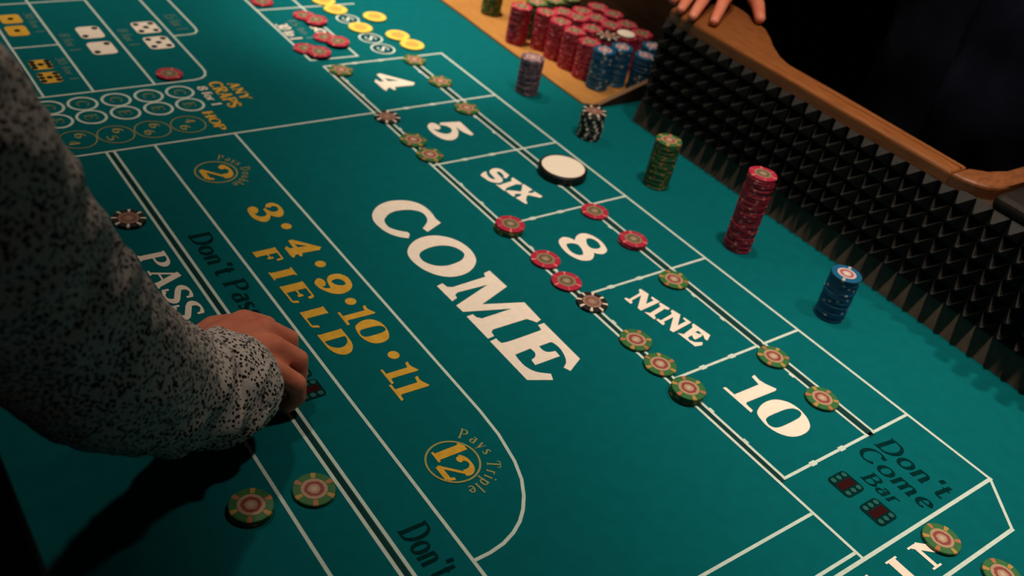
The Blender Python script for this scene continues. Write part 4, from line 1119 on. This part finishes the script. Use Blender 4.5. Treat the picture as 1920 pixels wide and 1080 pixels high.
larm = [((.375, -1.13, .50), .058), ((.31, -1.15, .27), .040), ((.345, -.99, .222), .026), ((.35, -.945, .210), .020)]
lfing = [[((.35, -.945, .210), .018), ((.325 + .017 * i, -.905, .206), .010), ((.325 + .017 * i, -.872 + .004 * abs(i - 1), .200), .0085), ((.325 + .017 * i, -.852, .193), .0075)] for i in range(4)]
spine = [((.50, -1.22, .16), .115), ((.52, -1.18, .36), .115), ((.555, -1.12, .50), .085), ((.565, -1.085, .60), .055), ((.568, -1.07, .68), .052)]
girdle = [(SH, .06), ((.56, -1.11, .53), .07), ((.375, -1.13, .50), .058)]
HC = (.575, -1.045, .755)
body_l = body_mesh('body', fing + [thumb, arm, larm] + lfing + [spine, girdle], head_blobs(HC, -.5), .0030, M['skin'], None)
own(body_l, man, man_in)
# sleeve: loose, hanging below the forearm and creased at the wrist
secs = [((0.6797, -0.6660, 0.0620), .0445, .044, UP), ((0.6848, -0.6760, 0.0705), .0495, .049, UP), ((.6898, -.6956, .0800), .0485, .048, UP), ((.7026, -.7261, .1051), .0515, .051, UP), ((.7145, -.7536, .1356), .058, .0575, UP), ((.7269, -.7785, .1681), .0612, .061, UP), ((.7336, -.7974, .2037), .061, .061, UP), ((.7359, -.8132, .2381), .062, .062, UP),
        ((.7374, -.8302, .2721), .0655, .0655, UP), ((.7402, -.8471, .305), .069, .069, UP), ((.7335, -.875, .3596), .077, .077, UP), ((.7285, -.935, .43), .085, .085, UP), ((.722, -1.030, .515), .095, .090, UP), ((.665, -1.075, .550), .085, .095, UP)]
slv = loft('sleeve', secs, M['shirt'], None, 96, .05, 30, 3, 10, fold=.15)
own(slv, man, man_in)
cuff = loft('cuff', [((0.6735, -0.6520, 0.0460), 0.0420, 0.0412, UP), ((0.6760, -0.6580, 0.0535), 0.0450, 0.0441, UP), ((0.6797, -0.6660, 0.0620), 0.0470, 0.0461, UP), ((0.6848, -0.6760, 0.0705), 0.0485, 0.0475, UP)], M['shirt'], None, 64, .06, 40, 5, 4, thick=.0022)
own(cuff, man, man_in)
lining_o = loft('cuff_lining', [((0.6735, -0.6520, 0.0460), .0408, .0400, UP), ((0.6760, -0.6580, 0.0535), .0440, .0430, UP), ((0.6848, -0.6760, 0.0705), .0380, .0380, UP)], M['cuff_in'], None, 48, .06, 40, 5, 4)
own(lining_o, man, man_in)
tor = loft('shirt', [((.50, -1.22, .06), .19, .135, SIDE), ((.50, -1.22, .16), .185, .135, SIDE), ((.515, -1.19, .30), .195, .135, SIDE), ((.54, -1.14, .42), .205, .130, SIDE), ((.55, -1.12, .50), .195, .115, SIDE), ((.558, -1.105, .555), .125, .090, SIDE), ((.563, -1.09, .595), .070, .068, SIDE)], M['shirt'], None, 64, .04, 10, 1, 5)
own(tor, man, man_in)
ls = loft('sleeve', [((.35, -.985, .224), .042, .040, UP), ((.335, -1.03, .235), .050, .046, UP), ((.312, -1.145, .275), .066, .062, UP), ((.34, -1.15, .39), .070, .070, UP), ((.385, -1.135, .50), .078, .078, UP), ((.44, -1.125, .53), .075, .085, UP)], M['shirt'], None, 48, .07, 20, 8, 5)
own(ls, man, man_in)
for s in (-1, 1):
    tr = loft('trouser_leg', [((.50 + s * .09, -1.225, .14), .105, .12, SIDE), ((.50 + s * .095, -1.225, -.05), .088, .098, SIDE), ((.50 + s * .10, -1.215, -.30), .068, .072, SIDE), ((.50 + s * .10, -1.235, -.69), .055, .062, SIDE)], M['trousers'], None, 32, .03, 14, 2 + s, 5, caps=(True, False))
    own(tr, man, man_in)
    sh = bm_obj('shoe', box_bm(.50 + s * .10 - .045, .50 + s * .10 + .045, -1.30, -1.04, -.739, -.67, .03, 3), M['shoe'], None, True)
    own(sh, man, man_in)
hd = empty('tmp_head')
head_details(HC, -.5, M['hair_grey'], hd)
for o in list(hd.children):
    own(o, man, man_in)
bpy.data.objects.remove(hd)

# --- the dealer behind the rail
dl = tag(empty('person', (.70, .52, -.74)), 'person in a dark navy jacket standing behind the wooden rail with one hand on it', 'person')
dl_in = Matrix.Translation((-.70, -.52, .74))
DW = (.262, .345, .236)
dM = [(.332, .276, .221), (.309, .263, .225), (.286, .260, .221), (.264, .266, .212)]
dP = [(.352, .240, .213), (.332, .221, .215), (.307, .218, .212), (.279, .232, .206)]
dD = [(.368, .216, .204), (.347, .194, .205), (.321, .194, .203), (.289, .211, .201)]
dT = [(.379, .199, .1975), (.357, .176, .1975), (.331, .177, .1975), (.296, .196, .1975)]
df = []
for a, p_, d_, t_ in zip(dM, dP, dD, dT):
    df.append([(a, .0112), (p_, .0098), (d_, .0088), (t_, .0076)])
    df.append([(DW, .020), (tuple(Vector(DW) * .45 + Vector(a) * .55), .0155), (a, .0112)])
dth = [((.290, .335, .226), .016), ((.328, .327, .217), .0135), ((.362, .310, .207), .0108), ((.389, .289, .1985), .0088)]
darm = [(DW, .024), ((.285, .42, .29), .034), ((.335, .55, .37), .042), ((.41, .53, .48), .050), ((.495, .50, .585), .060)]
DLW = (1.03, .300, .228)
dlf = [[(DLW, .019), ((.968 + .023 * i, .228, .222), .0118), ((.958 + .025 * i, .188 - .004 * (i in (1, 2)), .212), .0098), ((.956 + .025 * i, .166 - .004 * (i in (1, 2)), .192), .0086), ((.956 + .025 * i, .162, .172), .0076)] for i in range(4)]
dlf.append([(DLW, .018), ((1.055, .262, .216), .013), ((1.062, .230, .205), .0105), ((1.060, .205, .2005), .0085)])
dlarm = [(DLW, .023), ((1.025, .40, .28), .033), ((1.00, .53, .36), .042), ((.96, .52, .48), .050), ((.905, .50, .585), .060)]
dsp = [((.70, .53, .15), .120), ((.70, .52, .36), .120), ((.70, .50, .54), .090), ((.70, .485, .65), .056), ((.70, .475, .73), .054)]
dg_ = [((.495, .50, .585), .06), ((.70, .505, .61), .075), ((.905, .50, .585), .06)]
DH = (.70, .450, .81)
body_r = body_mesh('body', df + [dth, darm, dlarm] + dlf + [dsp, dg_], head_blobs(DH, PI), .0030, M['skin'], None)
own(body_r, dl, dl_in)
for d_, t_ in zip(dD + [dth[2][0]], dT + [dth[3][0]]):
    d_, t_ = Vector(d_), Vector(t_)
    ax = (t_ - d_).normalized()
    sd = ax.cross(Vector((0, 0, 1))).normalized()
    nn = sd.cross(ax)
    c_ = t_ + nn * .0069 - ax * .0020
    vs, fs = [], []
    for i in range(5):
        for j in range(5):
            u_, w_ = (i / 4 - .5) * .0092, (j / 4 - .5) * .0105
            vs.append(c_ + sd * u_ + ax * w_ - nn * (u_ * u_ * 90 + max(0, w_) ** 2 * 45))
    fs = [(i * 5 + j, i * 5 + j + 1, (i + 1) * 5 + j + 1, (i + 1) * 5 + j) for i in range(4) for j in range(4)]
    own(mesh_obj('fingernail', vs, fs, M['nail'], None, True), dl, dl_in)
jk = loft('jacket', [((.70, .53, -.05), .215, .165, SIDE), ((.70, .53, .08), .215, .165, SIDE), ((.70, .52, .20), .222, .165, SIDE), ((.70, .515, .34), .225, .160, SIDE), ((.70, .51, .47), .230, .150, SIDE), ((.70, .505, .57), .215, .125, SIDE), ((.70, .495, .625), .140, .095, SIDE), ((.70, .487, .665), .075, .072, SIDE)], M['navy'], None, 72, .045, 9, 4, 6)
own(jk, dl, dl_in)
fl = loft('jacket_flap', [((.70, .53, -.04), .224, .174, SIDE), ((.70, .53, .08), .224, .174, SIDE), ((.70, .52, .20), .231, .174, SIDE), ((.70, .515, .34), .234, .169, SIDE), ((.70, .51, .47), .239, .158, SIDE), ((.70, .505, .57), .222, .132, SIDE), ((.70, .495, .615), .155, .104, SIDE)], M['navy2'], None, 40, .06, 11, 6, 6, a0=262, a1=372, thick=.003)
own(fl, dl, dl_in)
for ch, sd in (([((.268, .375, .254), .044, .042, UP), ((.285, .425, .292), .052, .050, UP), ((.325, .535, .360), .064, .060, UP), ((.37, .545, .43), .066, .064, UP), ((.43, .52, .51), .072, .070, UP), ((.51, .50, .58), .080, .076, UP)], 2), ([((1.029, .335, .240), .042, .040, UP), ((1.023, .415, .285), .054, .052, UP), ((1.00, .52, .360), .066, .062, UP), ((.975, .53, .44), .068, .066, UP), ((.94, .51, .52), .074, .072, UP), ((.89, .50, .58), .080, .076, UP)], 5)):
    own(loft('jacket_sleeve', ch, M['navy'], None, 40, .06, 16, sd, 5), dl, dl_in)
for s in (-1, 1):
    own(loft('trouser_leg', [((.70 + s * .09, .53, .10), .11, .125, SIDE), ((.70 + s * .095, .53, -.05), .09, .10, SIDE), ((.70 + s * .10, .53, -.30), .07, .075, SIDE), ((.70 + s * .10, .55, -.69), .056, .064, SIDE)], M['trousers'], None, 32, .03, 14, 12 + s, 5, caps=(True, False)), dl, dl_in)
    own(bm_obj('shoe', box_bm(.70 + s * .10 - .045, .70 + s * .10 + .045, .36, .62, -.739, -.67, .03, 3), M['shoe'], None, True), dl, dl_in)
hd = empty('tmp_head')
head_details(DH, PI, M['hair_dark'], hd)
for o in list(hd.children):
    own(o, dl, dl_in)
bpy.data.objects.remove(hd)
